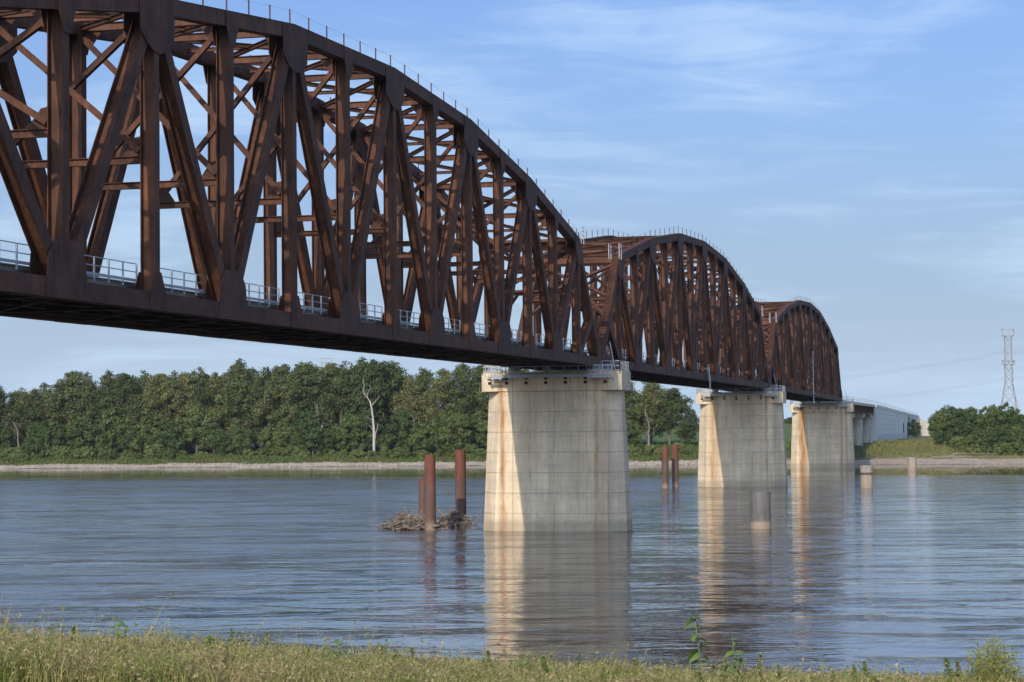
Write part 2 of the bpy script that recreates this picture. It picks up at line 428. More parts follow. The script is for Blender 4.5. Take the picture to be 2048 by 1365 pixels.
# ------------------------------------------------------------------ mesh helpers
class MB:
    def __init__(s):
        s.v = []; s.f = []
    def quadbox(s, pts):                      # 8 points: bottom ring 0-3, top ring 4-7
        i = len(s.v); s.v += [tuple(p) for p in pts]
        for q in ((3, 2, 1, 0), (4, 5, 6, 7), (0, 1, 5, 4), (1, 2, 6, 5), (2, 3, 7, 6), (3, 0, 4, 7)):
            s.f.append(tuple(i + k for k in q))
        return s
    def box(s, x0, x1, y0, y1, z0, z1):
        return s.quadbox([(x0, y0, z0), (x1, y0, z0), (x1, y1, z0), (x0, y1, z0), (x0, y0, z1), (x1, y0, z1), (x1, y1, z1), (x0, y1, z1)])
    def beam(s, p, q, a, wa, b, wb):          # a box from p to q; a, b: cross axes with full widths
        p, q, a, b = Vector(p), Vector(q), Vector(a) * wa / 2, Vector(b) * wb / 2
        return s.quadbox([p - a - b, p + a - b, p + a + b, p - a + b, q - a - b, q + a - b, q + a + b, q - a + b])
    def tube(s, p, q, r0, r1=None, n=8, cap=True):
        r1 = r0 if r1 is None else r1
        p, q = Vector(p), Vector(q)
        d = (q - p).normalized()
        a = d.orthogonal().normalized(); b = d.cross(a)
        i = len(s.v)
        for c, r in ((p, r0), (q, r1)):
            for k in range(n):
                t = 2 * math.pi * k / n
                s.v.append(tuple(c + a * (r * math.cos(t)) + b * (r * math.sin(t))))
        for k in range(n):
            s.f.append((i + k, i + (k + 1) % n, i + n + (k + 1) % n, i + n + k))
        if cap:
            s.f.append(tuple(i + k for k in range(n))[::-1]); s.f.append(tuple(i + n + k for k in range(n)))
        return s
    def path(s, pts, radii, n=7):
        pts = [Vector(p) for p in pts]
        i0 = len(s.v)
        a = None
        for j, p in enumerate(pts):
            d = (pts[min(j + 1, len(pts) - 1)] - pts[max(j - 1, 0)]).normalized()
            a = d.orthogonal().normalized() if a is None else (a - d * a.dot(d)).normalized()
            b = d.cross(a)
            for k in range(n):
                t = 2 * math.pi * k / n
                s.v.append(tuple(p + (a * math.cos(t) + b * math.sin(t)) * radii[j]))
        for j in range(len(pts) - 1):
            for k in range(n):
                o = i0 + j * n
                s.f.append((o + k, o + (k + 1) % n, o + n + (k + 1) % n, o + n + k))
        s.f.append(tuple(i0 + k for k in range(n))[::-1])
        o = i0 + (len(pts) - 1) * n
        s.f.append(tuple(o + k for k in range(n)))
        return s
    def plate(s, poly, x0, x1):               # polygon in (y, z) with thickness along x
        i = len(s.v); n = len(poly)
        s.v += [(x0, y, z) for y, z in poly] + [(x1, y, z) for y, z in poly]
        s.f.append(tuple(i + k for k in range(n))); s.f.append(tuple(i + n + k for k in range(n))[::-1])
        for k in range(n):
            s.f.append((i + k, i + n + k, i + n + (k + 1) % n, i + (k + 1) % n))
        return s
    def mesh(s, name, m, smooth=False):
        me = bpy.data.meshes.new(name)
        me.from_pydata(s.v, [], s.f)
        bm = bmesh.new(); bm.from_mesh(me)
        bmesh.ops.recalc_face_normals(bm, faces=bm.faces)
        bm.to_mesh(me); bm.free()
        if m: me.materials.append(M[m])
        if smooth:
            for p in me.polygons: p.use_smooth = True
        me.update()
        return me
    def build(s, name, m, parent=None, smooth=False):
        o = bpy.data.objects.new(name, s.mesh(name, m, smooth)); COL.objects.link(o)
        o.parent = parent
        return o

def put(name, me, parent=None, loc=(0, 0, 0), rz=0.0, scale=None):
    o = bpy.data.objects.new(name, me); COL.objects.link(o)
    o.parent = parent; o.location = loc; o.rotation_euler = (0, 0, rz)
    if scale: o.scale = scale
    return o

def empty(name, loc=(0, 0, 0), rz=0.0):
    o = bpy.data.objects.new(name, None); COL.objects.link(o)
    o.location = loc; o.rotation_euler = (0, 0, rz); o.empty_display_size = 0.5
    return o

def tag(o, label=None, cat=None, group=None, kind=None):
    if label: o['label'] = label
    if cat: o['category'] = cat
    if group: o['group'] = group
    if kind: o['kind'] = kind
    return o

def copy_tree(o, parent=None):
    c = o.copy(); COL.objects.link(c); c.parent = parent
    for ch in o.children:
        copy_tree(ch, c)
    return c

ORD = ['', 'first', 'second', 'third', 'fourth', 'fifth', 'sixth', 'seventh', 'eighth', 'ninth', 'tenth', 'eleventh', 'twelfth', 'thirteenth', 'fourteenth', 'fifteenth', 'sixteenth', 'seventeenth', 'eighteenth', 'nineteenth', 'twentieth']
TENS = {2: ('twenty', 'twentieth'), 3: ('thirty', 'thirtieth'), 4: ('forty', 'fortieth'), 5: ('fifty', 'fiftieth'), 6: ('sixty', 'sixtieth'), 7: ('seventy', 'seventieth'), 8: ('eighty', 'eightieth'), 9: ('ninety', 'ninetieth')}
def ordinal(i):
    if i <= 20: return ORD[i]
    t, u = divmod(i, 10)
    return TENS[t][1] if u == 0 else TENS[t][0] + '-' + ORD[u]

# ------------------------------------------------------------------ river and banks
SHX = [-3000, -302, -253, -205, -159, -102, -52, -40, -14, 7, 31, 51, 83, 200, 3000]
SHY = [300, 352, 355, 358, 361, 362, 358, 360, 349, 346, 345, 346, 349, 360, 400]
def shore(x):
    return np.interp(x, SHX, SHY)
def hnoise(x, y, s, seed=0):
    return (np.sin(x * s * 1.3 + seed) * np.cos(y * s * 1.7 + seed * 2) + np.sin(x * s * 2.9 + y * s * 2.1 + seed * 3) * 0.5 + np.sin(y * s * 4.3 - x * s * 3.7 + seed) * 0.3) / 1.8
def zfar(x, y):
    x = np.asarray(x, float); y = np.asarray(y, float)
    s = y - shore(x) + 2.0 * hnoise(x, y * 0 + 1, 0.11, 1)
    z = np.interp(s, [-40, 0, 12, 20, 36, 60, 2000], [-4, 0, 1.15, 2.2, 4.4, 5.0, 5.2])
    right = np.clip((x - 4) / 12, 0, 1)
    zr = np.interp(s, [-40, 0, 22, 30, 62, 120, 2000], [-4, 0, 1.2, 2.6, 5.2, 5.2, 4.6])
    z = z * (1 - right) + zr * right
    lev = np.clip((-12 - x) / 15, 0, 1) * np.interp(y, [455, 520, 528, 560], [0, 6.2, 6.2, 0])
    z = z + lev + np.clip(s / 10, 0, 1) * 0.22 * hnoise(x, y, 0.35, 4)
    return z

def grid_mesh(name, xs, ys, zf, colf, m):
    X, Y = np.meshgrid(xs, ys)
    Z = zf(X, Y)
    nx, ny = len(xs), len(ys)
    v = np.stack([X.ravel(), Y.ravel(), Z.ravel()], 1)
    i = (np.arange(ny - 1)[:, None] * nx + np.arange(nx - 1)[None, :]).ravel()
    f = np.stack([i, i + 1, i + nx + 1, i + nx], 1)
    me = bpy.data.meshes.new(name)
    me.from_pydata(v.tolist(), [], f.tolist())
    me.materials.append(M[m])
    if colf is not None:
        c = colf(X.ravel(), Y.ravel(), Z.ravel())
        a = me.color_attributes.new('col', 'FLOAT_COLOR', 'POINT')
        a.data.foreach_set('color', np.concatenate([c, np.ones((len(c), 1))], 1).astype(np.float32).ravel())
    for p in me.polygons: p.use_smooth = True
    o = bpy.data.objects.new(name, me); COL.objects.link(o)
    return o

def far_cols(x, y, z):
    s = y - shore(x)
    sand = np.array([0.42, 0.335, 0.245]); wet = np.array([0.20, 0.165, 0.125]); veg = np.array([0.075, 0.085, 0.035])
    field = np.array([0.105, 0.145, 0.05]); dry = np.array([0.20, 0.19, 0.075])
    right = np.clip((x - 4) / 12, 0, 1)[:, None]
    lim = 10 + 3 * hnoise(x, y * 0, 0.09, 2) + 9 * right[:, 0]
    t = np.clip((s - lim) / 4, 0, 1)[:, None]
    w = np.clip((3 - s) / 3, 0, 1)[:, None]
    c = sand * (1 - w) + wet * w
    inland = veg * (1 - right) + dry * right
    lv = np.clip((y - 448) / 8, 0, 1)[:, None] * (1 - right)
    inland = inland * (1 - lv) + field * lv
    return c * (1 - t) + inland * t

xs = np.concatenate([np.linspace(-3500, -420, 20), np.arange(-400, 160, 2.5), np.linspace(180, 3500, 20)])
ys = np.concatenate([np.arange(300, 470, 2.0), np.arange(472, 600, 6), np.linspace(620, 5000, 25)])
far_bank = grid_mesh('far_bank', xs, ys, zfar, far_cols, 'ground')
tag(far_bank, 'low far river bank of gravel beach and green levee', 'river bank', kind='structure')

wmb = MB(); wmb.v = [(-4000, -215, 0), (4000, -215, 0), (4000, 440, 0), (-4000, 440, 0)]; wmb.f = [(0, 1, 2, 3)]
river = wmb.build('river', 'water')
tag(river, 'wide muddy river reflecting the sky and bridge piers', 'river', kind='structure')

# near bank in a frame turned with the shore: l along the shore, d away from the photographer
def near_xy(l, d):
    return CAM.x + l * rt.x + d * -math.sin(yaw), CAM.y + l * rt.y + d * math.cos(yaw)
def znear(l, d):
    l = np.asarray(l, float); d = np.asarray(d, float)
    z = np.interp(d, [-60, 0, 12, 30, 37, 42, 60, 90, 110], [11.5, 10.3, 10.0, 7.85, 7.35, 6.7, 3.2, -0.6, -3])
    tilt = np.interp(l, [-60, -9, -4, 0, 4, 9, 60], [0.9, 0.42, 0.16, -0.06, -0.16, -0.26, -0.5])
    return z + tilt * np.clip((d - 5) / 20, 0, 1) * np.clip((100 - d) / 50, 0, 1) + 0.05 * hnoise(l, d, 0.9, 2)
ls = np.concatenate([np.linspace(-1500, -60, 12), np.arange(-50, 50, 1.0), np.linspace(60, 1500, 12)])
ds = np.concatenate([np.linspace(-60, 10, 10), np.arange(12, 112, 1.0)])
Lg, Dg = np.meshgrid(ls, ds)
Zg = znear(Lg, Dg)
Xg = CAM.x + Lg * rt.x - Dg * math.sin(yaw); Yg = CAM.y + Lg * rt.y + Dg * math.cos(yaw)
nx = len(ls)
ii = (np.arange(len(ds) - 1)[:, None] * nx + np.arange(nx - 1)[None, :]).ravel()
me = bpy.data.meshes.new('near_bank')
me.from_pydata(np.stack([Xg.ravel(), Yg.ravel(), Zg.ravel()], 1).tolist(), [], np.stack([ii, ii + 1, ii + nx + 1, ii + nx], 1).tolist())
ca = me.color_attributes.new('col', 'FLOAT_COLOR', 'POINT')
cc = np.tile(np.array([0.13, 0.115, 0.05, 1.0], np.float32), (Lg.size, 1))
ca.data.foreach_set('color', cc.ravel())
me.materials.append(M['ground'])
nb = bpy.data.objects.new('near_bank', me); COL.objects.link(nb)
tag(nb, 'grassy near river bank in the foreground', 'river bank', kind='structure')

# ------------------------------------------------------------------ truss spans
P = 11.32
NP = 14
LEN = P * NP
HT = {1: 13.49, 3: 17.41, 5: 20.0, 7: 20.8, 9: 20.0, 11: 17.41, 13: 13.49}
def ht(i):
    return HT[i] if i % 2 else 0.5 * (HT[i - 1] + HT[i + 1])
XC = 4.85          # centre of each truss
HW = 0.43          # half width of a member across the truss
BD = 0.98          # bottom chord depth
TD = 0.90          # top chord depth

def hmember(mb, p, q, fw_, x, hw=HW, tf=0.05, tw=0.05):
    p = Vector((x, p[0], p[1])); q = Vector((x, q[0], q[1]))
    d = (q - p).normalized(); X = Vector((1, 0, 0)); n = d.cross(X).normalized()
    for s in (-1, 1):
        mb.beam(p + X * s * (hw - tf / 2), q + X * s * (hw - tf / 2), X, tf, n, fw_)
    mb.beam(p, q, X, 2 * hw - 2 * tf, n, tw)
    return mb

def ibeam(mb, p, q, upv, depth, width, t=0.035):
    p, q = Vector(p), Vector(q); d = (q - p).normalized()
    u = Vector(upv); u = (u - d * u.dot(d)).normalized(); s = d.cross(u)
    mb.beam(p, q, s, t, u, depth - 2 * t)
    for k in (-1, 1):
        mb.beam(p + u * k * (depth - t) / 2, q + u * k * (depth - t) / 2, s, width, u, t)
    return mb

def boxmember(mb, p, q, x, hw, depth, t=0.05):
    p = Vector((x, p[0], p[1])); q = Vector((x, q[0], q[1]))
    d = (q - p).normalized(); X = Vector((1, 0, 0)); n = d.cross(X).normalized()
    return mb.beam(p, q, X, 2 * hw, n, depth)

def build_span():
    root = empty('truss_span')
    rnd = random.Random(3)
    for sx in (1, -1):
        x = XC * sx
        # bottom chord between panel points
        for i in range(0, NP, 2):
            mb = MB()
            y0, y1 = i * P + 0.005, (i + 2) * P - 0.005
            mb.box(x - 0.45, x - 0.40, y0, y1, 0, BD); mb.box(x + 0.40, x + 0.45, y0, y1, 0, BD)
            mb.box(x - 0.40, x + 0.40, y0, y1, 0.03, 0.08); mb.box(x - 0.40, x + 0.40, y0, y1, BD - 0.08, BD - 0.03)
            mb.build('bottom_chord', 'steel', root)
        # top chord, straight between the odd panel points
        for i in range(1, 13, 2):
            a, b = HT[i], HT[i + 2]
            y0, y1 = i * P + 0.006, (i + 2) * P - 0.006
            k = TD / math.cos(math.atan2(b - a, 2 * P))
            mb = MB()
            for (xa, xb, ta, tb) in ((x - 0.45, x - 0.40, 0, k), (x + 0.40, x + 0.45, 0, k), (x - 0.47, x + 0.47, -0.045, 0.0), (x - 0.40, x + 0.40, k - 0.12, k - 0.07)):
                mb.quadbox([(xa, y0, a - tb), (xb, y0, a - tb), (xb, y1, b - tb), (xa, y1, b - tb), (xa, y0, a - ta), (xb, y0, a - ta), (xb, y1, b - ta), (xa, y1, b - ta)])
            mb.build('top_chord', 'steel', root)
        # inclined end posts
        for e in (0, 1):
            ya, yb = (0.35, P) if e == 0 else (LEN - 0.35, LEN - P)
            mb = MB(); boxmember(mb, (ya, 0.5), (yb, HT[1] - 0.45), x, 0.44, 0.88)
            mb.build('end_post', 'steel', root)
            mb = MB()
            yq = ya + (yb - ya) * 0.37; zq = 0.5 + (HT[1] - 0.95) * 0.37
            hmember(mb, (yb - (yb - ya) * 0.02, 0.9), (yq, zq), 0.8, x, HW - 0.02)
            mb.build('knee_strut', 'steel', root)
        # posts at every panel point
        for i in range(1, NP):
            mb = MB()
            hmember(mb, (i * P, 0.8), (i * P, ht(i) - 0.5), 0.72 if i % 2 == 0 else 0.66, x)
            mb.build('post', 'steel', root)
        # diagonals
        for i in range(1, NP - 1):
            mb = MB()
            za, zb = (ht(i) - 0.7, 0.7) if i % 2 else (0.7, ht(i + 1) - 0.7)
            hmember(mb, (i * P + 0.25, za), ((i + 1) * P - 0.25, zb), 0.86, x, HW - 0.012)
            mb.build('diagonal', 'steel', root)
        # gusset plates
        for i in range(0, NP + 1):
            y = i * P
            if i in (0, NP):
                s = 1 if i == 0 else -1
                poly = [(y - s * 0.25, 0.02), (y + s * 2.6, 0.02), (y + s * 2.4, 1.05), (y + s * 2.1, 2.6), (y + s * 1.2, 2.8), (y - s * 0.25, 1.2)]
                nm = 'bolted'
            elif i % 2 == 0:
                poly = [(y - 2.25, -0.01), (y + 2.25, -0.01), (y + 2.25, 1.0), (y + 2.05, 2.15), (y + 1.25, 2.95), (y - 1.25, 2.95), (y - 2.05, 2.15), (y - 2.25, 1.0)]
            else:
                poly = [(y - 1.05, -0.01), (y + 1.05, -0.01), (y + 1.05, 1.0), (y + 0.42, 2.1), (y - 0.42, 2.1), (y - 1.05, 1.0)]
            mb = MB()
            for q in (-1, 1):
                mb.plate(poly, x + q * 0.456, x + q * 0.496)
            mb.build('gusset_plate', 'bolted', root)
        for i in range(1, NP):
            y = i * P
            def zt(yy):
                return float(np.interp(yy / P, [1, 3, 5, 7, 9, 11, 13], [HT[k] for k in (1, 3, 5, 7, 9, 11, 13)]))
            if i in (1, 13):
                s = 1 if i == 1 else -1
                sl = (HT[1] - 0.95) / (P - 0.35)
                z0 = HT[1]
                poly = [(y - s * 1.5, z0 - 1.5 * sl + 0.12), (y - s * 0.35, z0 - 0.18), (y, z0 - 0.02), (y + s * 2.2, zt(y + s * 2.2) - 0.02), (y + s * 2.2, z0 - 1.3), (y + s * 1.3, z0 - 2.7), (y - s * 0.3, z0 - 3.0), (y - s * 1.25, z0 - 2.5)]
            elif i % 2:
                sl = 2.35
                poly = [(y - sl, zt(y - sl) - 0.01), (y, zt(y) - 0.01), (y + sl, zt(y + sl) - 0.01), (y + sl, zt(y) - 2.2), (y + 1.5, zt(y) - 2.75), (y + 0.5, zt(y) - 3.15), (y - 0.5, zt(y) - 3.15), (y - 1.5, zt(y) - 2.75), (y - sl, zt(y) - 2.2)]
            else:
                poly = [(y - 0.95, zt(y - 0.95) - 0.01), (y + 0.95, zt(y + 0.95) - 0.01), (y + 0.95, zt(y + 0.95) - 0.98), (y + 0.38, zt(y) - 2.1), (y - 0.38, zt(y) - 2.1), (y - 0.95, zt(y - 0.95) - 0.98)]
            mb = MB()
            for q in (-1, 1):
                mb.plate(poly, x + q * 0.476, x + q * 0.512)
            mb.build('gusset_plate', 'bolted', root)
        # handrail stanchions and cable on the top chord
        st = MB(); st.box(-0.038, 0.038, -0.038, 0.038, 0, 1.05)
        stm = st.mesh('stanchion', 'steel')
        cable = []
        for k in range(0, 37):
            t = 1 + 12 * k / 36
            z = float(np.interp(t, [1, 3, 5, 7, 9, 11, 13], [HT[j] for j in (1, 3, 5, 7, 9, 11, 13)]))
            put('stanchion', stm, root, (x + 0.12 * sx, t * P, z))
            cable.append((x + 0.12 * sx, t * P, z + 0.98))
        mb = MB(); mb.path(cable, [0.007] * len(cable), 4)
        mb.build('safety_cable', 'galv', root)
    # transverse struts, laterals and sway frames
    xi = XC - 0.40
    for i in range(2, 13):
        z = ht(i) - 0.45
        mb = MB(); ibeam(mb, (-xi, i * P, z), (xi, i * P, z), (0, 0, 1), 0.5, 0.36)
        mb.build('top_strut', 'steel', root)
        zb = 8.35
        if ht(i) - zb > 4:
            mb = MB(); ibeam(mb, (-xi, i * P, zb), (xi, i * P, zb), (0, 0, 1), 0.42, 0.34)
            mb.build('sway_strut', 'steel', root)
            zt_ = ht(i) - 1.2
            for s in (-1, 1):
                mb = MB(); ibeam(mb, (-s * (xi - 0.1), i * P + 0.19 * s, zb + 0.5), (s * (xi - 0.1), i * P + 0.19 * s, zt_), (0, 1, 0), 0.34, 0.32)
                mb.build('sway_brace', 'steel', root)
            for sx in (-1, 1):
                xe = sx * (xi + 0.0)
                for zc_, dz in ((zb, 1), (zt_ + 0.75, -1)):
                    mb = MB()
                    i0 = len(mb.v)
                    tri = [(xe, zc_ - 0.2 * dz), (xe - sx * 1.25, zc_ - 0.2 * dz), (xe - sx * 1.25, zc_ + 0.25 * dz), (xe - sx * 0.55, zc_ + 1.25 * dz), (xe, zc_ + 1.35 * dz)]
                    n_ = len(tri)
                    mb.v += [(a, i * P - 0.015, b) for a, b in tri] + [(a, i * P + 0.015, b) for a, b in tri]
                    mb.f.append(tuple(i0 + k for k in range(n_))); mb.f.append(tuple(i0 + n_ + k for k in range(n_))[::-1])
                    for k in range(n_):
                        mb.f.append((i0 + k, i0 + n_ + k, i0 + n_ + (k + 1) % n_, i0 + (k + 1) % n_))
                    mb.build('sway_gusset', 'gusset', root)
    for i in range(1, 13):
        za, zb = ht(i) - 0.45, ht(i + 1) - 0.45
        for s in (-1, 1):
            mb = MB(); dz = 0.09 * s
            ibeam(mb, (-s * (xi - 0.1), i * P + 0.35, za + dz), (s * (xi - 0.1), (i + 1) * P - 0.35, zb + dz), (0, 0, 1), 0.3, 0.3)
            mb.build('top_lateral', 'steel', root)
        # mid-panel cross strut
        zm = (za + zb) / 2
        mb = MB(); ibeam(mb, (-xi, (i + 0.5) * P, zm), (xi, (i + 0.5) * P, zm), (0, 0, 1), 0.28, 0.24)
        mb.build('top_strut', 'steel', root)
    # portals in the plane of the end posts
    for e in (0, 1):
        ya, yb = (0.35, P) if e == 0 else (LEN - 0.35, LEN - P)
        def pp(t): return (ya + (yb - ya) * t, 0.5 + (HT[1] - 0.95) * t)
        ax = Vector((0, yb - ya, HT[1] - 0.95)).normalized()
        nrm = ax.cross(Vector((1, 0, 0)))
        y, z = pp(0.985)
        mb = MB(); ibeam(mb, (-xi, y, z), (xi, y, z), ax, 1.25, 0.5, 0.04); mb.build('portal_girder', 'steel', root)
        y2, z2 = pp(0.60)
        mb = MB(); ibeam(mb, (-xi, y2, z2), (xi, y2, z2), ax, 0.5, 0.4); mb.build('portal_strut', 'steel', root)
        for s in (-1, 1):
            a = Vector((-s * (xi - 0.1), y2, z2)) + ax * 0.35 + nrm * 0.17 * s; b = Vector((s * (xi - 0.1), y, z)) - ax * 0.75 + nrm * 0.17 * s
            mb = MB(); ibeam(mb, a, b, nrm, 0.34, 0.32); mb.build('portal_brace', 'steel', root)
        y3, z3 = pp(0.52)
        for s in (-1, 1):
            a = Vector((s * xi, *pp(0.44))); b = Vector((s * (xi - 1.8), y2, z2)) - ax * 0.2
            mb = MB(); ibeam(mb, a, b, nrm, 0.3, 0.3); mb.build('portal_knee', 'steel', root)
    # floor system
    for i in range(0, NP + 1):
        y = min(max(i * P, 0.4), LEN - 0.4)
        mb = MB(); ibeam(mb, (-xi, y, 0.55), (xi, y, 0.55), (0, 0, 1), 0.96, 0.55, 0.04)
        mb.build('floorbeam', 'shaded_floor_steel', root)
    for xx in (-3.3, -1.35, 1.35, 3.3):
        for i in range(NP):
            y0, y1 = max(i * P, 0.4) + 0.3, min((i + 1) * P, LEN - 0.4) - 0.3
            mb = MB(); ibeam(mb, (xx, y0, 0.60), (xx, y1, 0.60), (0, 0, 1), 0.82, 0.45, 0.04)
            mb.build('stringer', 'shaded_floor_steel', root)
    for i in range(NP):
        for s in (-1, 1):
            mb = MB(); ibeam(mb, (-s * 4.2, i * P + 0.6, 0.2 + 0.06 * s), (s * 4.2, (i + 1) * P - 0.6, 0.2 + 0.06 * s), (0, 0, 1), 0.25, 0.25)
            mb.build('bottom_lateral', 'shaded_floor_steel', root)
    mb = MB(); mb.box(-3.95, 3.95, 0.1, LEN - 0.1, 1.04, 1.10); mb.build('deck_plate', 'shaded_floor_steel', root)
    mb = MB()
    for s in (-1, 1):
        mb.box(s * 3.62 - 0.1, s * 3.62 + 0.1, 0.1, LEN - 0.1, 1.105, 1.42)
    mb.build('deck_curb', 'curb', root)
    mb = MB(); mb.box(-3.5, 3.5, 0.1, LEN - 0.1, 1.105, 1.30); mb.build('ballast', 'ballast', root)
    for t in (-1.95, 1.95):
        for s in (-0.75, 0.75):
            mb = MB(); mb.box(t + s - 0.04, t + s + 0.04, 0.1, LEN - 0.1, 1.46, 1.62); mb.build('rail', 'rail', root)
        mb = MB()
        for k in range(int(LEN / 0.6)):
            mb.box(t - 1.3, t + 1.3, 0.3 + k * 0.6, 0.55 + k * 0.6, 1.303, 1.458)
        o = mb.build('sleepers', 'curb', root); o['kind'] = 'stuff'
    # inspection walkways with galvanised railing, a length in each panel
    for sx in (-1, 1):
        for i in range(NP):
            a, b = i * P + 0.55, (i + 1) * P - 0.55
            if i % 2 == 0: a, b = a + (1.1 if i else 1.0), b - 0.1
            else: a, b = a + 0.1, b - 1.1
            mb = MB()
            nst = 6
            xr = sx * 4.33
            for k in range(nst):
                yy = a + (b - a) * k / (nst - 1)
                mb.box(xr - 0.035, xr + 0.035, yy - 0.05, yy + 0.05, 1.25, 2.55)
            for zz in (2.53, 2.08, 1.62):
                mb.beam((xr + 0.045 * sx * -1, a, zz), (xr + 0.045 * sx * -1, b, zz), (1, 0, 0), 0.04, (0, 0, 1), 0.05 if zz > 1.7 else 0.16)
            mb.build('railing', 'galv', root)
        mb = MB(); mb.box(sx * 4.02 - 0.27, sx * 4.02 + 0.27, 0.3, LEN - 0.3, 1.45, 1.5); mb.build('walkway', 'galv', root)
    # bearings
    for e in (0.45, LEN - 0.45):
        for sx in (-1, 1):
            mb = MB(); mb.box(sx * XC - 0.45, sx * XC + 0.45, e - 0.4, e + 0.4, -0.28, -0.012); mb.box(sx * XC - 0.32, sx * XC + 0.32, e - 0.32, e + 0.32, -0.5, -0.285)
            mb.build('bearing', 'bearing', root)
    # ladder up the near end post, with landing rails at the top
    for e in (0, 1):
        ya, yb = (0.35, P) if e == 0 else (LEN - 0.35, LEN - P)
        A = Vector((XC, ya, 0.5)); B = Vector((XC, yb, HT[1] - 0.45))
        ax = (B - A).normalized(); nrm = Vector((1, 0, 0)).cross(ax)
        if nrm.z < 0: nrm = -nrm
        mb = MB()
        Lp = (B - A).length
        for sx in (-1, 1):
            mb.beam(A + ax * 2.0 + nrm * 0.62 + Vector((sx * 0.34, 0, 0)), A + ax * (Lp + 0.9) + nrm * 0.62 + Vector((sx * 0.34, 0, 0)), (1, 0, 0), 0.07, nrm, 0.1)
        n_ = int((Lp - 1.6) / 0.36)
        for k in range(n_):
            c = A + ax * (2.2 + k * 0.36) + nrm * 0.62
            mb.beam(c - Vector((0.34, 0, 0)), c + Vector((0.34, 0, 0)), ax, 0.05, nrm, 0.05)
        for k in range(0, n_, 5):
            c = A + ax * (2.2 + k * 0.36)
            for sx in (-1, 1):
                mb.beam(c + Vector((sx * 0.34, 0, 0)) + nrm * 0.44, c + Vector((sx * 0.34, 0, 0)) + nrm * 0.6, (1, 0, 0), 0.05, ax, 0.05)
        mb.build('access_ladder', 'steel', root)
        mb = MB()
        T = Vector((XC, yb, HT[1] + 0.02))
        sgn = -1 if e == 0 else 1
        for xx in (-0.62, 0.62):
            mb = MB()
            for yy in (0.15, 1.5):
                mb.box(T.x + xx - 0.035, T.x + xx + 0.035, T.y + sgn * yy - 0.035, T.y + sgn * yy + 0.035, T.z - 0.6, T.z + 1.25)
            for zz in (0.35, 0.8, 1.22):
                mb.beam(T + Vector((xx, sgn * 0.15, zz)), T + Vector((xx, sgn * 1.5, zz)), (1, 0, 0), 0.05, (0, 0, 1), 0.05)
            mb.build('landing_rail', 'galv', root)
    return root

Z0, Z1, Z2, Z3 = 18.43, 18.43, 18.15, 17.12
PER = 159.22
spanA = build_span()
spanB = copy_tree(spanA)
spanC = copy_tree(spanA)
GAP = 0.37
for o, y, za, zb, lab in ((spanA, -PER + GAP, Z0, Z1, 'nearest rust brown steel truss span, cut off by the left edge of the photo'),
                          (spanB, GAP, Z1, Z2, 'middle rust brown steel truss span between the two tallest concrete piers'),
                          (spanC, PER + GAP, Z2, Z3, 'farthest rust brown steel truss span with a pale mast on its side')):
    o.location = (0, y, za)
    o.rotation_euler = (math.atan2(zb - za, LEN), 0, 0)
    tag(o, lab, 'bridge', 'steel truss spans of the railway bridge')

# small fittings fixed on single spans
def mast(parent, y, h, x=5.75):
    mb = MB()
    mb.tube((x, y, 0.6), (x, y, 0.6 + h), 0.10, 0.08, 8)
    for k in range(int(h / 0.9)):
        mb.beam((x - 0.25, y - 0.0, 1.0 + k * 0.9), (x + 0.25, y, 1.0 + k * 0.9), (0, 1, 0), 0.06, (0, 0, 1), 0.06)
    mb.box(x - 0.6, x + 0.5, y - 0.45, y + 0.45, 0.45, 0.55)
    for s in (-1, 1):
        mb.beam((x - 0.85, y + s * 0.2, 0.5), (x, y + s * 0.2, 0.5), (0, 1, 0), 0.08, (0, 0, 1), 0.12)
    mb.box(x - 0.1, x + 0.1, y + 0.25, y + 0.45, -1.3, 1.4)
    mb.box(x - 0.18, x + 0.18, y + 0.2, y + 0.5, -1.75, -1.3)
    mb.tube((x, y, 0.6 + h), (x, y, 0.9 + h), 0.16, 0.14, 8)
    return mb.build('navigation_light_mast', 'galv', parent)
mast(spanC, 6.9 * P, 9.0)
mb = MB(); x, y = 5.75, 7.0 * P
mb.box(x - 0.75, x + 0.12, y - 0.1, y + 0.1, 1.6, 1.75); mb.box(x - 0.09, x + 0.09, y - 0.09, y + 0.09, 0.0, 1.9); mb.box(x - 0.09, x + 0.09, y + 0.5, y + 0.68, -1.3, 0.5); mb.box(x - .05, x + .05, y - .05, y + .66, .1, .25)
mb.build('navigation_light', 'galv', spanB)
mb = MB()                                    # chain gate on the near walkway
yy = 7.0 * P + 0.95
for k in (0, 0.85):
    mb.box(4.44, 4.52, yy + k - 0.04, yy + k + 0.04, 1.0, 3.15)
for z in (1.35, 1.8, 2.25, 2.7, 3.1):
    mb.box(4.45, 4.51, yy, yy + 0.85, z - 0.035, z + 0.035)
mb.beam((4.48, yy, 1.05), (4.48, yy + 1.5, 0.5), (1, 0, 0), 0.06, (0, 0, 1), 0.06); mb.beam((4.48, yy + 0.8, 1.05), (4.48, yy + 2.2, 0.5), (1, 0, 0), 0.06, (0, 0, 1), 0.06)
mb.build('walkway_gate', 'galv', spanA)

# ------------------------------------------------------------------ piers
def ring(hx, hy, cx, cy):
    return [(-hx + cx, -hy), (hx - cx, -hy), (hx, -hy + cy), (hx, hy - cy), (hx - cx, hy), (-hx + cx, hy), (-hx, hy - cy), (-hx, -hy + cy)]

def prism(mb, r0, z0, r1, z1):
    i = len(mb.v); n = len(r0)
    mb.v += [(x, y, z0) for x, y in r0] + [(x, y, z1) for x, y in r1]
    mb.f.append(tuple(i + k for k in range(n))[::-1]); mb.f.append(tuple(i + n + k for k in range(n)))
    for k in range(n):
        mb.f.append((i + k, i + (k + 1) % n, i + n + (k + 1) % n, i + n + k))
    return mb

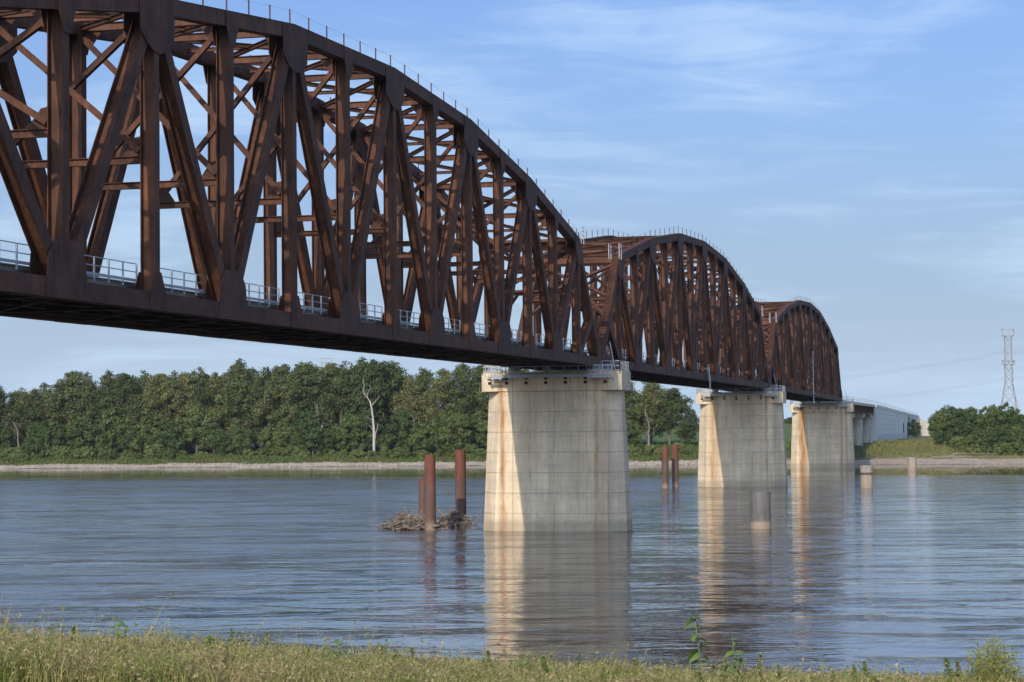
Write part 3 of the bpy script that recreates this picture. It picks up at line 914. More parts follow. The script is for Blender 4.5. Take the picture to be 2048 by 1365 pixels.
def build_pier(top, m, walk=True):
    """top: elevation of the underside of the bottom chord"""
    root = empty('bridge_pier')
    capt = top - 0.62
    capb = capt - 2.15
    bat = 0.040
    def dims(z):
        k = (capb - z) * bat
        return 7.62 + k, 3.05 + k
    nl = 6
    zs = [-3.0] + [2.0 + (capb - 2.0) * k / nl for k in range(nl + 1)]
    lf = 0.0
    for a, b in zip(zs[:-1], zs[1:]):
        hx0, hy0 = dims(a); hx1, hy1 = dims(b - 0.03)
        mb = MB()
        prism(mb, ring(hx0, hy0, 1.75, 2.0), a, ring(hx1, hy1, 1.75, 2.0), b - 0.055)
        hx, hy = dims(b)
        prism(mb, ring(hx - 0.035, hy - 0.035, 1.74, 1.99), b - 0.055, ring(hx - 0.035, hy - 0.035, 1.74, 1.99), b)
        mb.build('concrete_lift', m, root)
        # form-tie holes in a row under the joint
        if b < capb - 0.1 or True:
            mb = MB()
            for k in range(-4, 5):
                mb.box(k * 1.25 - 0.035, k * 1.25 + 0.035, -(hy + 0.04 * 0.45 + 0.004), -(hy - 0.1), b - 0.5, b - 0.42)
            mb.build('form_tie_holes', 'dark', root)
    hx, hy = 8.05, 3.2
    mb = MB(); prism(mb, ring(hx, hy, 0.5, 0.5), capb, ring(hx, hy, 0.5, 0.5), capt)
    cap = mb.build('pier_cap', m, root)
    # paired square pockets along the face of the cap
    for k in range(7):
        xx = -7.3 + k * 2.26 + (0.3 if k == 0 else 0)
        for zz in (capt - 0.72, capt - 1.22):
            if k == 6 and zz > capt - 1: continue
            mb = MB(); mb.box(xx - 0.19, xx + 0.19, -hy - 0.006, -hy + 0.15, zz - 0.17, zz + 0.17)
            mb.build('anchor_pocket', 'dark', cap)
    for sx in (-1, 1):
        for sy in (-1, 1):
            mb = MB(); mb.box(sx * XC - 0.75, sx * XC + 0.75, sy * 0.85 - 0.6, sy * 0.85 + 0.6, capt - 0.05, top - 0.505 - 0.0)
            mb.build('bearing_pedestal', m, root)
    mb = MB(); mb.box(-1.1, -0.35, -2.2, -1.4, capt - 0.02, capt + 0.62); mb.build('junction_box', 'bearing', root)
    mb = MB(); mb.box(-0.12, 0.12, -3.0, 3.0, capt - 0.02, capt + 0.25); mb.build('conduit_block', 'curb', root)
    # railing round the ends of the cap
    for sx in (-1, 1):
        mb = MB()
        x0, x1 = sx * 7.9, sx * 5.9
        pts = [(x1, -hy + 0.15), (x0, -hy + 0.15), (x0, hy - 0.15), (x1, hy - 0.15)]
        for (ax_, ay_), (bx_, by_) in zip(pts[:-1], pts[1:]):
            L_ = math.hypot(bx_ - ax_, by_ - ay_); k_ = max(2, int(L_ / 0.85))
            for k in range(k_ + 1):
                t = k / k_; X_, Y_ = ax_ + (bx_ - ax_) * t, ay_ + (by_ - ay_) * t
                mb.box(X_ - 0.035, X_ + 0.035, Y_ - 0.035, Y_ + 0.035, capt - 0.25, capt + 1.12)
            for zz in (0.12, 0.6, 1.1):
                a_ = Vector((ax_, ay_, capt + zz)); b_ = Vector((bx_, by_, capt + zz)); d_ = (b_ - a_).normalized()
                mb.beam(a_, b_, d_.cross(Vector((0, 0, 1))), 0.05, (0, 0, 1), 0.06)
        mb.build('cap_railing', 'galv', root)
    # cantilevered inspection walkway on the near face
    wy0, wy1 = -hy - 1.15, -hy - 0.02
    wz = capt - 0.55
    mb = MB(); mb.box(-6.6, 6.9, wy0, wy1, wz, wz + 0.07); mb.box(-6.6, 6.9, wy0 - 0.05, wy0 - 0.003, wz - 0.12, wz + 0.22)
    for k in range(8):
        xx = -6.4 + k * 1.85
        mb.beam((xx, wy1, wz - 0.10), (xx, wy0, wz - 0.10), (1, 0, 0), 0.1, (0, 0, 1), 0.16)
    wk = mb.build('inspection_walkway', 'galv', root)
    mb = MB()
    for k in range(9):
        xx = -6.5 + k * 13.3 / 8
        mb.box(xx - 0.04, xx + 0.04, wy0 - 0.10, wy0 - 0.052, wz - 0.05, wz + 1.15)
    for zz in (0.62, 1.13):
        mb.box(-6.55, 6.85, wy0 - 0.15, wy0 - 0.102, wz + zz - 0.03, wz + zz + 0.03)
    mb.build('walkway_railing', 'galv', wk)
    # caged landings at both ends of the walkway
    for xa, xb in ((-7.0, -5.1), (4.6, 7.4)):
        mb = MB()
        y0, y1 = wy0 - 0.75, wy0 - 0.16
        mb.box(xa, xb, y0, y1, wz - 0.22, wz - 0.12)
        nn = int((xb - xa) / 0.32)
        for k in range(nn + 1):
            xx = xa + (xb - xa) * k / nn
            mb.box(xx - 0.03, xx + 0.03, y0, y0 + 0.06, wz - 0.12, wz + 1.2)
        for zz in (0.1, 0.65, 1.18):
            mb.box(xa, xb, y0 - 0.05, y0 - 0.004, wz + zz - 0.03, wz + zz + 0.03)
        mb.beam((xa + 0.2, wy1, wz - 0.3), (xa + 0.2, y0, wz - 0.3), (1, 0, 0), 0.12, (0, 0, 1), 0.14); mb.beam((xb - 0.2, wy1, wz - 0.3), (xb - 0.2, y0, wz - 0.3), (1, 0, 0), 0.12, (0, 0, 1), 0.14)
        mb.build('landing_cage', 'galv', root)
    # inclined ladder from the cap to the foot of the next span
    mb = MB()
    A = Vector((6.9, -0.4, capt + 0.0)); B = Vector((5.95, 1.4, capt + 3.3))
    d = (B - A).normalized(); sd = d.cross(Vector((1, 0, 0))).normalized()
    for s in (-1, 1):
        mb.beam(A + sd * 0.24 * s, B + sd * 0.24 * s, d.cross(sd), 0.07, sd, 0.06)
    k_ = int((B - A).length / 0.33)
    for k in range(1, k_):
        c = A + d * 0.33 * k
        mb.beam(c - sd * 0.24, c + sd * 0.24, d, 0.04, d.cross(sd), 0.04)
    mb.build('pier_ladder', 'galv', root)
    return root

for (y, top, m, lab) in ((-PER, Z0, 'concrete', 'concrete bridge pier under the near end of the nearest truss span'),
                         (0, Z1, 'concrete', 'largest cream concrete bridge pier, nearest the camera at the centre'),
                         (PER, Z2, 'concrete2', 'middle concrete bridge pier, second from the camera'),
                         (2 * PER, Z3, 'concrete3', 'farthest concrete river pier with a broad orange rust streak')):
    o = build_pier(top, m)
    o.location = (0, y, 0)
    tag(o, lab, 'bridge pier', 'concrete piers of the railway bridge')

# ------------------------------------------------------------------ approach on the far bank
Y3 = 2 * PER
ap = empty('approach_viaduct', (0, Y3 + 1.2, 0))
tag(ap, 'dark plate girder approach span on concrete columns behind the farthest pier', 'viaduct')
La = 441 - Y3 - 1.2
for xx in (-4.6, -1.6, 1.6, 4.6):
    mb = MB(); ibeam(mb, (xx, 0, 15.45), (xx, La, 15.0), (0, 0, 1), 2.5, 0.6, 0.05); mb.build('plate_girder', 'steel', ap)
    for k in range(1, 22):
        pass
mb = MB()
for k in range(30):
    yy = La * (k + 0.5) / 30
    mb.box(4.64, 4.86, yy - 0.02, yy + 0.02, 14.3, 16.4)
mb.build('stiffeners', 'steel', ap)['kind'] = 'stuff'
mb = MB(); mb.quadbox([(-5.3, 0, 16.72), (5.3, 0, 16.72), (5.3, La, 16.28), (-5.3, La, 16.28), (-5.3, 0, 17.5), (5.3, 0, 17.5), (5.3, La, 17.06), (-5.3, La, 17.06)])
mb.build('deck', 'curb', ap)
mb = MB()
for k in range(40):
    yy = La * k / 39
    z = 17.5 - 0.44 * k / 39
    mb.box(5.18, 5.24, yy - 0.03, yy + 0.03, z, z + 1.1)
for zz in (0.55, 1.08):
    mb.beam((5.21, 0, 17.5 + zz), (5.21, La, 17.06 + zz), (1, 0, 0), 0.05, (0, 0, 1), 0.06)
mb.build('railing', 'galv', ap)
for yb_ in (38.0, 76.0, 108.0):
    for xx in (-3.4, 3.4):
        mb = MB(); mb.tube((xx, yb_, 1.0), (xx, yb_, 13.0), 1.25, 1.25, 18); mb.build('column', 'plainc', ap, True)
    mb = MB(); mb.box(-5.2, 5.2, yb_ - 1.4, yb_ + 1.4, 12.9, 14.0); mb.build('column_cap', 'plainc', ap)

def wall_mat():
    m, n, l, b = mat('precast_wall_panels')
    g = n.new('ShaderNodeNewGeometry').outputs['Position']
    f2 = noise(n, l, mapping(n, l, g, (0.4, 0.4, 0.1)), 1.0, 5, 0.6)
    f3 = noise(n, l, g, 1.5, 4)
    v = math_(n, l, 'MULTIPLY', mrange(n, l, f2, 0.3, 0.7, 0.85, 1.08), mrange(n, l, f3, 0.3, 0.7, 0.94, 1.05))
    l.new(mixc(n, l, 1.0, (0.74, 0.74, 0.73), v, 'MULTIPLY'), b.inputs['Base Color'])
    b.inputs['Roughness'].default_value = 0.85
    return m
M['wall'] = wall_mat()
rw = empty('retaining_wall', (0, 441, 0))
tag(rw, 'long pale grey panelled retaining wall carrying the track beyond the bridge', 'retaining wall')
Lw = 268.0
mb = MB(); mb.quadbox([(-5.2, 0.05, 1.5), (5.2, 0.05, 1.5), (5.2, Lw, 1.5), (-5.2, Lw, 1.5), (-5.2, 0.05, 16.2), (5.2, 0.05, 16.2), (5.2, Lw, 13.2), (-5.2, Lw, 13.2)])
mb.build('wall_core', 'plainc', rw)
npn, nrow = 34, 7
for i in range(npn):
    for j in range(nrow):
        y0, y1 = Lw * i / npn, Lw * (i + 1) / npn
        zt0, zt1 = 16.3 - 3.0 * i / npn, 16.3 - 3.0 * (i + 1) / npn
        a0, b0 = 4.0 + (zt0 - 4.0) * j / nrow, 4.0 + (zt0 - 4.0) * (j + 1) / nrow
        a1, b1 = 4.0 + (zt1 - 4.0) * j / nrow, 4.0 + (zt1 - 4.0) * (j + 1) / nrow
        e = 0.035
        mb = MB(); mb.quadbox([(5.25, y0 + e, a0 + e), (5.42, y0 + e, a0 + e), (5.42, y1 - e, a1 + e), (5.25, y1 - e, a1 + e), (5.25, y0 + e, b0 - e), (5.42, y0 + e, b0 - e), (5.42, y1 - e, b1 - e), (5.25, y1 - e, b1 - e)])
        mb.build('wall_panel', 'wall', rw)
mb = MB()
mb.quadbox([(5.0, 0, 16.25), (5.7, 0, 16.25), (5.7, Lw, 13.25), (5.0, Lw, 13.25), (5.0, 0, 17.1), (5.7, 0, 17.1), (5.7, Lw, 14.1), (5.0, Lw, 14.1)])
mb.build('coping', 'wall', rw)
mb = MB(); mb.box(-5.3, 5.5, -1.0, 0.0, 1.5, 17.2); mb.build('end_wall', 'curb', rw)
for k in range(26):
    yy = 8 + k * 6.0
    if yy < 175:
        mb = MB(); mb.box(5.45, 5.95, yy - 0.45, yy + 0.45, 3.0, 7.2); mb.build('buttress', 'galv', rw)
for yy in (150, 178):
    mb = MB(); mb.box(5.44, 5.75, yy - 0.6, yy + 0.6, 4.0, 11.0); mb.build('drain_pipe', 'dark', rw)
mb = MB()
for k in range(80):
    yy = Lw * k / 79; z = 17.1 - 3.0 * k / 79
    mb.box(5.3, 5.36, yy - 0.04, yy + 0.04, z, z + 1.1)
for zz in (0.55, 1.08):
    mb.beam((5.33, 0, 17.1 + zz), (5.33, Lw, 14.1 + zz), (1, 0, 0), 0.05, (0, 0, 1), 0.06)
mb.build('railing', 'galv', rw)
mb = MB()
wing = [(5.5, 3.0), (13.5, 3.0), (13.5, 8.6), (5.5, 13.4)]
mb.v = [(a, Lw + 0.1, b) for a, b in wing] + [(a, Lw + 1.3, b) for a, b in wing]
mb.f = [(0, 1, 2, 3), (7, 6, 5, 4), (0, 4, 5, 1), (1, 5, 6, 2), (2, 6, 7, 3), (3, 7, 4, 0)]
mb.build('wing_wall', 'plainc', rw)

# ------------------------------------------------------------------ piles and caissons in the river
def pipe(name, loc, r, h, m, label, cat, group, jag=0.0, seed=0, lean=(0, 0)):
    rnd = random.Random(seed)
    n = 28
    mb = MB(); i = 0
    prof = [(-3.0, r), (h * 0.25, r * 1.003), (h * 0.5, r), (h * 0.75, r * 1.002)]
    for z, rr in prof:
        for k in range(n):
            t = 2 * math.pi * k / n
            mb.v.append((rr * math.cos(t) + lean[0] * z / h, rr * math.sin(t) + lean[1] * z / h, z))
    tops = [h - jag * rnd.random() for _ in range(n)]
    for rr, dz in ((r, 0), (r * 0.93, 0), (r * 0.92, -1.2)):
        for k in range(n):
            t = 2 * math.pi * k / n
            mb.v.append((rr * math.cos(t) + lean[0], rr * math.sin(t) + lean[1], tops[k] + dz))
    R_ = len(prof) + 3
    for j in range(R_ - 1):
        for k in range(n):
            mb.f.append((j * n + k, j * n + (k + 1) % n, (j + 1) * n + (k + 1) % n, (j + 1) * n + k))
    mb.f.append(tuple((R_ - 1) * n + k for k in range(n)))
    root = empty(name, loc)
    tag(root, label, cat, group)
    mb.build('casing', m, root, False)
    return root
GP = 'rusty pipe piles standing in the river'
p1 = pipe('pipe_pile', (-14.77, -0.75, 0), 0.64, 8.58, 'pile', 'thick rusty pipe pile in front, left of the nearest pier with driftwood at its foot', 'pile', GP, 0.05, 1, (0.0, 0))
p2 = pipe('pipe_pile', (-14.34, 11.0, 0), 0.65, 8.98, 'pile', 'tallest rusty pipe pile, closest to the left side of the nearest pier', 'pile', GP, 0.06, 2)
p3 = pipe('pipe_pile', (-19.0, 10.85, 0), 0.54, 5.55, 'pile', 'short rusty pipe pile leaning behind the driftwood left of the nearest pier', 'pile', GP, 0.1, 3)
p4 = pipe('pipe_pile', (-12.72, 148.2, 0), 0.62, 7.78, 'pile', 'left one of the two rusty pipe piles beside the middle pier', 'pile', GP, 0.1, 4)
p5 = pipe('pipe_pile', (-11.82, 154.0, 0), 0.63, 7.79, 'pile', 'right one of the two rusty pipe piles beside the middle pier', 'pile', GP, 0.1, 5)
GC = 'cut off caissons standing in the river'
c1 = pipe('caisson_stub', (22.57, 3.0, 0), 1.15, 4.08, 'caisson', 'nearest grey steel caisson stub right of the nearest pier', 'caisson', GC, 0.04, 6)
c2 = pipe('caisson_stub', (23.7, 148.1, 0), 1.1, 3.93, 'caisson_c', 'stained white and brown caisson stub right of the middle pier', 'caisson', GC, 0.25, 7)
c3 = pipe('caisson_stub', (24.74, 281, 0), 1.08, 3.12, 'caisson_c', 'small tan caisson stub farthest right near the far beach', 'caisson', GC, 0.1, 8)
for c, r_, h_, m_ in ((c1, 1.15, 4.08, 'caisson'), (c2, 1.1, 3.93, 'caisson_c'), (c3, 1.08, 3.12, 'caisson_c')):
    mb = MB()
    rr = random.Random(r_)
    for k in range(24):
        a0, a1 = 2 * math.pi * k / 24, 2 * math.pi * (k + 1) / 24
        am = (a0 + a1) / 2
        mb.beam((math.cos(a0) * (r_ + 0.02), math.sin(a0) * (r_ + 0.02), h_ - 0.06), (math.cos(a1) * (r_ + 0.02), math.sin(a1) * (r_ + 0.02), h_ - 0.06), (math.cos(am), math.sin(am), 0), 0.05, (0, 0, 1), 0.14 + rr.random() * 0.06)
    mb.build('rim', m_, c)
# peeling lower band on the nearest caisson, rust collar on the second
mb = MB(); mb.tube((0, 0, 0.05), (0, 0, 0.78), 1.17, 1.172, 28, False); mb.build('concrete_collar', 'caisson_c', c1, True)
mb = MB(); mb.tube((0, 0, 2.3), (0, 0, 2.75), 1.12, 1.12, 28, False); mb.build('rust_band', 'pile', c2, True)

def drift_pile(loc, sx, sy, sz, n_main, n_twig, seed, label):
    rnd = random.Random(seed)
    root = empty('driftwood_pile', loc)
    tag(root, label, 'driftwood', 'driftwood caught on the pipe piles')
    def stick(mb, L, r):
        u, v = rnd.gauss(0, 0.4), rnd.gauss(0, 0.4)
        k = math.exp(-(u * u + v * v) * 1.6)
        c = Vector((u * sx, v * sy, sz * k * rnd.uniform(0.05, 1.0)))
        a = rnd.uniform(0, 2 * math.pi); e = rnd.gauss(0.12, 0.38)
        d = Vector((math.cos(a) * math.cos(e), math.sin(a) * math.cos(e), math.sin(e)))
        pts = []
        for t in (-0.5, -0.2, 0.1, 0.35, 0.5):
            pts.append(c + d * L * t + Vector((rnd.gauss(0, 0.04), rnd.gauss(0, 0.04), rnd.gauss(0, 0.04))) * L)
        mb.path(pts, [r, r * 0.95, r * 0.8, r * 0.55, r * 0.25], 6)
    for _ in range(n_main):
        mb = MB(); stick(mb, rnd.uniform(1.6, 4.6), rnd.uniform(0.06, 0.15)); mb.build('branch', 'drift', root)
    mb = MB()
    for _ in range(n_twig): stick(mb, rnd.uniform(0.6, 2.0), rnd.uniform(0.02, 0.055))
    mb.build('twigs', 'drift', root)['kind'] = 'stuff'
    return root
drift_pile((-17.6, 1.0, -0.1), 4.4, 3.0, 2.1, 60, 300, 5, 'big heap of grey driftwood in front of the piles at their left')
drift_pile((-14.9, 9.0, -0.1), 3.2, 2.2, 1.9, 30, 200, 9, 'smaller driftwood heap caught between the two tallest rusty piles')

# ------------------------------------------------------------------ trees
def leaf_mesh(name, m, centres, tints, normals, size, rng):
    n = len(centres)
    t = rng.normal(size=(n, 3)); t -= normals * np.sum(t * normals, 1)[:, None]
    t /= np.linalg.norm(t, axis=1)[:, None]
    b = np.cross(normals, t)
    s = size * rng.uniform(0.6, 1.3, n)
    L = t * (s * 0.62)[:, None]; W = b * (s * 0.42)[:, None]
    bend = normals * (s * 0.12)[:, None]
    v = np.stack([centres - L, centres + W - bend, centres + L, centres - W - bend], 1).reshape(-1, 3)
    me = bpy.data.meshes.new(name)
    me.vertices.add(4 * n); me.vertices.foreach_set('co', v.astype(np.float32).ravel())
    me.loops.add(4 * n); me.loops.foreach_set('vertex_index', np.arange(4 * n, dtype=np.int32))
    me.polygons.add(n); me.polygons.foreach_set('loop_start', np.arange(0, 4 * n, 4, dtype=np.int32))
    me.polygons.foreach_set('loop_total', np.full(n, 4, np.int32))
    me.update(calc_edges=True)
    a = me.attributes.new('tint', 'FLOAT', 'POINT')
    a.data.foreach_set('value', np.repeat(tints, 4).astype(np.float32))
    me.materials.append(M[m])
    return me

def make_tree(seed, H, Rc, base, m, nleaf, leaf, nlobe=14, trunk_r=0.45, open_=0.0):
    """crown of many leaf clumps carried by limbs; returns trunk and crown meshes for a tree of height H"""
    rng = np.random.default_rng(seed); rnd = random.Random(seed)
    mb = MB()
    lean = Vector((rnd.uniform(-0.06, 0.06), rnd.uniform(-0.06, 0.06), 0)) * H
    def tp(t):
        return Vector((lean.x * t * t + 0.02 * H * math.sin(5 * t + seed), lean.y * t * t, H * 0.86 * t - 0.3))
    mb.path([tp(k / 7) for k in range(8)], [trunk_r * (1.15 - 1.05 * (k / 7) ** 0.8) for k in range(8)], 8)
    lobes = []
    for k in range(nlobe):
        t = base + (1 - base) * ((k + rnd.random() * 0.8) / nlobe)
        prof = math.sin(math.pi * min(1, (t - base) / (1 - base) * 0.86 + 0.14)) ** 0.7
        a = k * 2.4 + rnd.uniform(-0.5, 0.5)
        rad = Rc * prof * rnd.uniform(0.25, 0.90)
        c = tp(t * 0.95) + Vector((math.cos(a) * rad, math.sin(a) * rad, rnd.uniform(-0.02, 0.05) * H))
        c.z = min(c.z, H * 0.92)
        lr = Rc * rnd.uniform(0.24, 0.50) * (0.65 + 0.45 * prof)
        lobes.append((c, lr))
        s = tp(max(0.12, t * 0.95 - 0.2))
        mid = s.lerp(c, 0.5) + Vector((0, 0, -0.02 * H))
        mb.path([s, mid, c, c + (c - s).normalized() * lr * 0.5], [trunk_r * 0.34, trunk_r * 0.24, trunk_r * 0.14, 0.03], 6)
    cs, ts, ns = [], [], []
    w = np.array([lr ** 2 for _, lr in lobes]); w /= w.sum()
    for (c, lr), q in zip(lobes, w):
        n = int(nleaf * q)
        lt = rng.normal(0.5, 0.10)
        # sub-clumps on the skin of the lobe
        nsub = 16
        d = rng.normal(size=(nsub, 3)); d[:, 2] += 0.25
        d /= np.linalg.norm(d, axis=1)[:, None]
        sub = np.array(c) + d * lr * rng.uniform(0.55, 0.95, (nsub, 1)) * np.array([1, 1, 0.85])
        subt = rng.normal(0, 0.09, nsub)
        k = rng.integers(0, nsub, n)
        off = rng.normal(size=(n, 3)); off /= np.linalg.norm(off, axis=1)[:, None]
        off *= (lr * 0.46 * rng.uniform(0.25, 1.0, n) ** 0.6)[:, None] * np.array([1.1, 1.1, 0.75])
        p = sub[k] + off
        nn = off / np.linalg.norm(off, axis=1)[:, None] + 0.5 * (p - np.array(c)) / lr + rng.normal(scale=0.55, size=(n, 3)) + np.array([0, 0, 0.35])
        nn /= np.linalg.norm(nn, axis=1)[:, None]
        cs.append(p); ns.append(nn)
        ts.append(np.clip(lt + subt[k] + rng.normal(0, 0.06, n), 0, 1))
    cs = np.concatenate(cs); ns = np.concatenate(ns); ts = np.concatenate(ts)
    keep = cs[:, 2] > 0.15
    crown = leaf_mesh('crown', m, cs[keep], ts[keep], ns[keep], leaf, rng)
    return mb.mesh('trunk', 'bark', True), crown

TALL = [make_tree(100 + k, 28.0, 6.6 + 0.7 * (k % 3), 0.16 + 0.07 * (k % 4), 'leaf_dark', 13000, 0.48, 34, 0.5) for k in range(9)]
MID = [make_tree(200 + k, 14.0, 4.8 + 0.4 * (k % 3), 0.16, 'leaf_mid', 7000, 0.46, 20, 0.25) for k in range(6)]
BUSH = [make_tree(300 + k, 5.0, 3.0 + 0.3 * (k % 2), 0.06, 'leaf_bush', 3200, 0.36, 12, 0.09) for k in range(6)]

trees = []
def plant(name, kind, k, x, y, h, H0, wide, rz, z=None):
    tr, cw = kind[k % len(kind)]
    z = float(zfar(x, y)) if z is None else z
    root = empty(name, (x, y, z - 0.1), rz)
    s = h / H0
    root.scale = (s * wide, s * wide, s)
    put('trunk', tr, root); put('crown', cw, root)
    return root

rnd = random.Random(11)
SKX = [-300, -266, -257, -246, -235, -219, -204, -188, -179, -173, -164, -151, -142, -137, -131, -127, -119, -95, -74, -64, -57, -51, -46]
SKZ = [27, 27, 26, 31.5, 31, 31, 32, 33.5, 33, 33.5, 35, 33, 33.5, 30, 20, 30, 32, 31, 27.5, 26.5, 25, 22, 17]
front, back, mids, bushes = [], [], [], []
x = -292.0
k = 0
while x < -48:
    y = 400 + rnd.uniform(-5, 6) + (x + 160) * 0.03
    if x > -75: y += 4
    top = float(np.interp(x, SKX, SKZ)) + rnd.uniform(1.0, 4.2)
    if not (-135 < x < -128):
        front.append(plant('cottonwood_tree', TALL, k, x, y, top - float(zfar(x, y)), 28.0, rnd.uniform(0.85, 1.05), rnd.uniform(0, 6.28)))
    k += 1
    x += rnd.uniform(4.8, 7.2)
x = -300.0
while x < -60:
    y = 424 + rnd.uniform(-6, 8)
    top = float(np.interp(x, SKX, SKZ)) + rnd.uniform(-0.5, 3.8)
    if not (-140 < x < -131):
        back.append(plant('cottonwood_tree', TALL, k, x, y, top - float(zfar(x, y)), 28.0, rnd.uniform(0.95, 1.15), rnd.uniform(0, 6.28)))
    k += 1
    x += rnd.uniform(7.0, 9.5)
TRX = (-206.0, -262.0, -161.4, -130.7, -57.9, -142.4)
x = -296.0
while x < -55:
    y = 387 + rnd.uniform(-3, 5) + (x + 160) * 0.02
    h = rnd.uniform(9.0, 18.0) * (0.75 if x > -75 else 1)
    near_trunk = min(abs(x - t) for t in TRX)
    if near_trunk < 2.2: h *= 0.42; y -= 2.5
    mids.append(plant('box_elder_tree', MID, k, x, y, h, 14.0, rnd.uniform(0.85, 1.1), rnd.uniform(0, 6.28)))
    k += 1
    x += rnd.uniform(4.6, 6.8)
x = -295.0
while x < -44:
    y = float(shore(x)) + rnd.uniform(17.5, 25)
    h = rnd.uniform(2.2, 4.6) * (1.15 if x < -170 else 1.0)
    if -205 < x < -172: y += 5; h *= 0.6
    bushes.append(plant('willow_bush', BUSH, k, x, y, h, 5.0, rnd.uniform(0.9, 1.35), rnd.uniform(0, 6.28)))
    k += 1
    x += rnd.uniform(2.6, 4.4)
for i, o in enumerate(front): tag(o, 'tall cottonwood in the front row of the far bank wood, %s from the left' % ordinal(i + 1), 'tree', 'tall trees of the far bank wood')
for i, o in enumerate(back): tag(o, 'tall cottonwood in the back row of the far bank wood, %s from the left' % ordinal(i + 1), 'tree', 'tall trees of the far bank wood')
for i, o in enumerate(mids): tag(o, 'low leafy tree at the foot of the far bank wood, %s from the left' % ordinal(i + 1), 'tree', 'low trees below the far bank wood')
for i, o in enumerate(bushes): tag(o, 'green willow bush along the far gravel beach, %s from the left' % ordinal(i + 1), 'bush', 'bushes along the far beach')

# trees and bushes on the right of the bridge
rb, rt_ = [], []
for (x, y, top, kind) in ((26.0, 410, 16.5, 1), (29.0, 418, 18.2, 1), (32.5, 412, 17.0, 1), (35.5, 420, 17.6, 1), (39.0, 413, 17.4, 1), (42.0, 420, 18.4, 1), (45.0, 412, 18.6, 1), (48.5, 418, 16.6, 1), (52.0, 413, 15.8, 1), (56, 418, 17.5, 1), (60, 412, 16, 1), (64, 420, 18, 1)):
    h = top - float(zfar(x, y))
    rt_.append(plant('box_elder_tree', MID, int(x * 7), x, y, h, 14.0, rnd.uniform(0.85, 1.05), rnd.uniform(0, 6.28)))
for (x, y, top) in ((26.5, 398, 9.5), (30.0, 392, 9.2), (33.0, 385, 8.0), (36.2, 379, 8.8), (38.2, 388, 11), (41.0, 381, 11.5), (43.6, 378, 11.2), (46.2, 383, 12.2), (48.8, 378, 11.8), (51.5, 382, 12.6), (55, 379, 11.5), (59, 383, 12), (63, 379, 11), (34.2, 376, 5.2), (37.5, 374, 5.6), (40.5, 374.5, 5.4), (45, 374, 6.0), (49.5, 374.5, 6.6), (53.5, 375, 6)):
    h = top - float(zfar(x, y))
    rb.append(plant('shrub', BUSH if h < 5 else MID, int(x * 3), x, y, h, 5.0 if h < 5 else 14.0, rnd.uniform(1.0, 1.25), rnd.uniform(0, 6.28)))
for i, o in enumerate(rt_): tag(o, 'round topped tree behind the shrubs right of the retaining wall, %s from the left' % ordinal(i + 1), 'tree', 'trees right of the bridge')
rb.sort(key=lambda o: o.location.x)
for i, o in enumerate(rb): tag(o, 'leafy shrub above the right hand beach, %s from the left' % ordinal(i + 1), 'bush', 'shrubs above the right hand beach')

# bare dead tree standing white against the wood
mb = MB()
DT = (-142.6, 382.5, float(zfar(-142.6, 382.5)) - 0.2)
root = empty('dead_tree', DT)
tag(root, 'bare white dead tree standing at the edge of the far bank wood', 'tree')
def zig(p, q, n, amp, seed):
    r_ = random.Random(seed); p, q = Vector(p), Vector(q)
    return [p.lerp(q, k / n) + Vector((r_.gauss(0, amp), 0, r_.gauss(0, amp * 0.5))) * (0 if k in (0, n) else 1) for k in range(n + 1)]
mb.path([(0.3, 0, 0), (0.2, 0, 4), (0.25, 0, 8), (0.0, 0, 12), (-0.4, 0, 15.0), (-1.0, 0, 17.5)], [0.5, 0.42, 0.42, 0.3, 0.25, 0.2], 10)
mb.build('trunk', 'deadwood', root, True)
for a, pts, rad in (('branch', zig((-1.0, 0, 17.4), (-3.4, 0.3, 21.0), 4, 0.25, 1), 0.19), ('branch', zig((-3.2, 0.3, 20.6), (-2.9, 0.2, 25.4), 5, 0.3, 2), 0.12),
                    ('branch', zig((-1.6, 0, 18.2), (-1.0, -0.4, 22.5), 4, 0.3, 3), 0.10), ('branch', zig((-0.6, 0, 15.6), (1.9, 0.2, 19.2), 4, 0.2, 4), 0.14),
                    ('branch', zig((0.2, 0, 5.0), (1.3, 0.4, 10.5), 4, 0.2, 5), 0.2), ('branch', zig((0.1, 0, 8.5), (-1.6, 0.3, 10.2), 3, 0.1, 6), 0.08),
                    ('branch', zig((0.0, 0, 11.5), (-2.2, -0.3, 12.8), 3, 0.1, 7), 0.07), ('branch', zig((-2.4, 0.2, 19.6), (-3.9, 0.4, 22.0), 3, 0.1, 8), 0.06)):
    mb = MB(); mb.path(pts, [rad * (1 - 0.75 * k / (len(pts) - 1)) for k in range(len(pts))], 7); mb.build(a, 'deadwood', root, True)
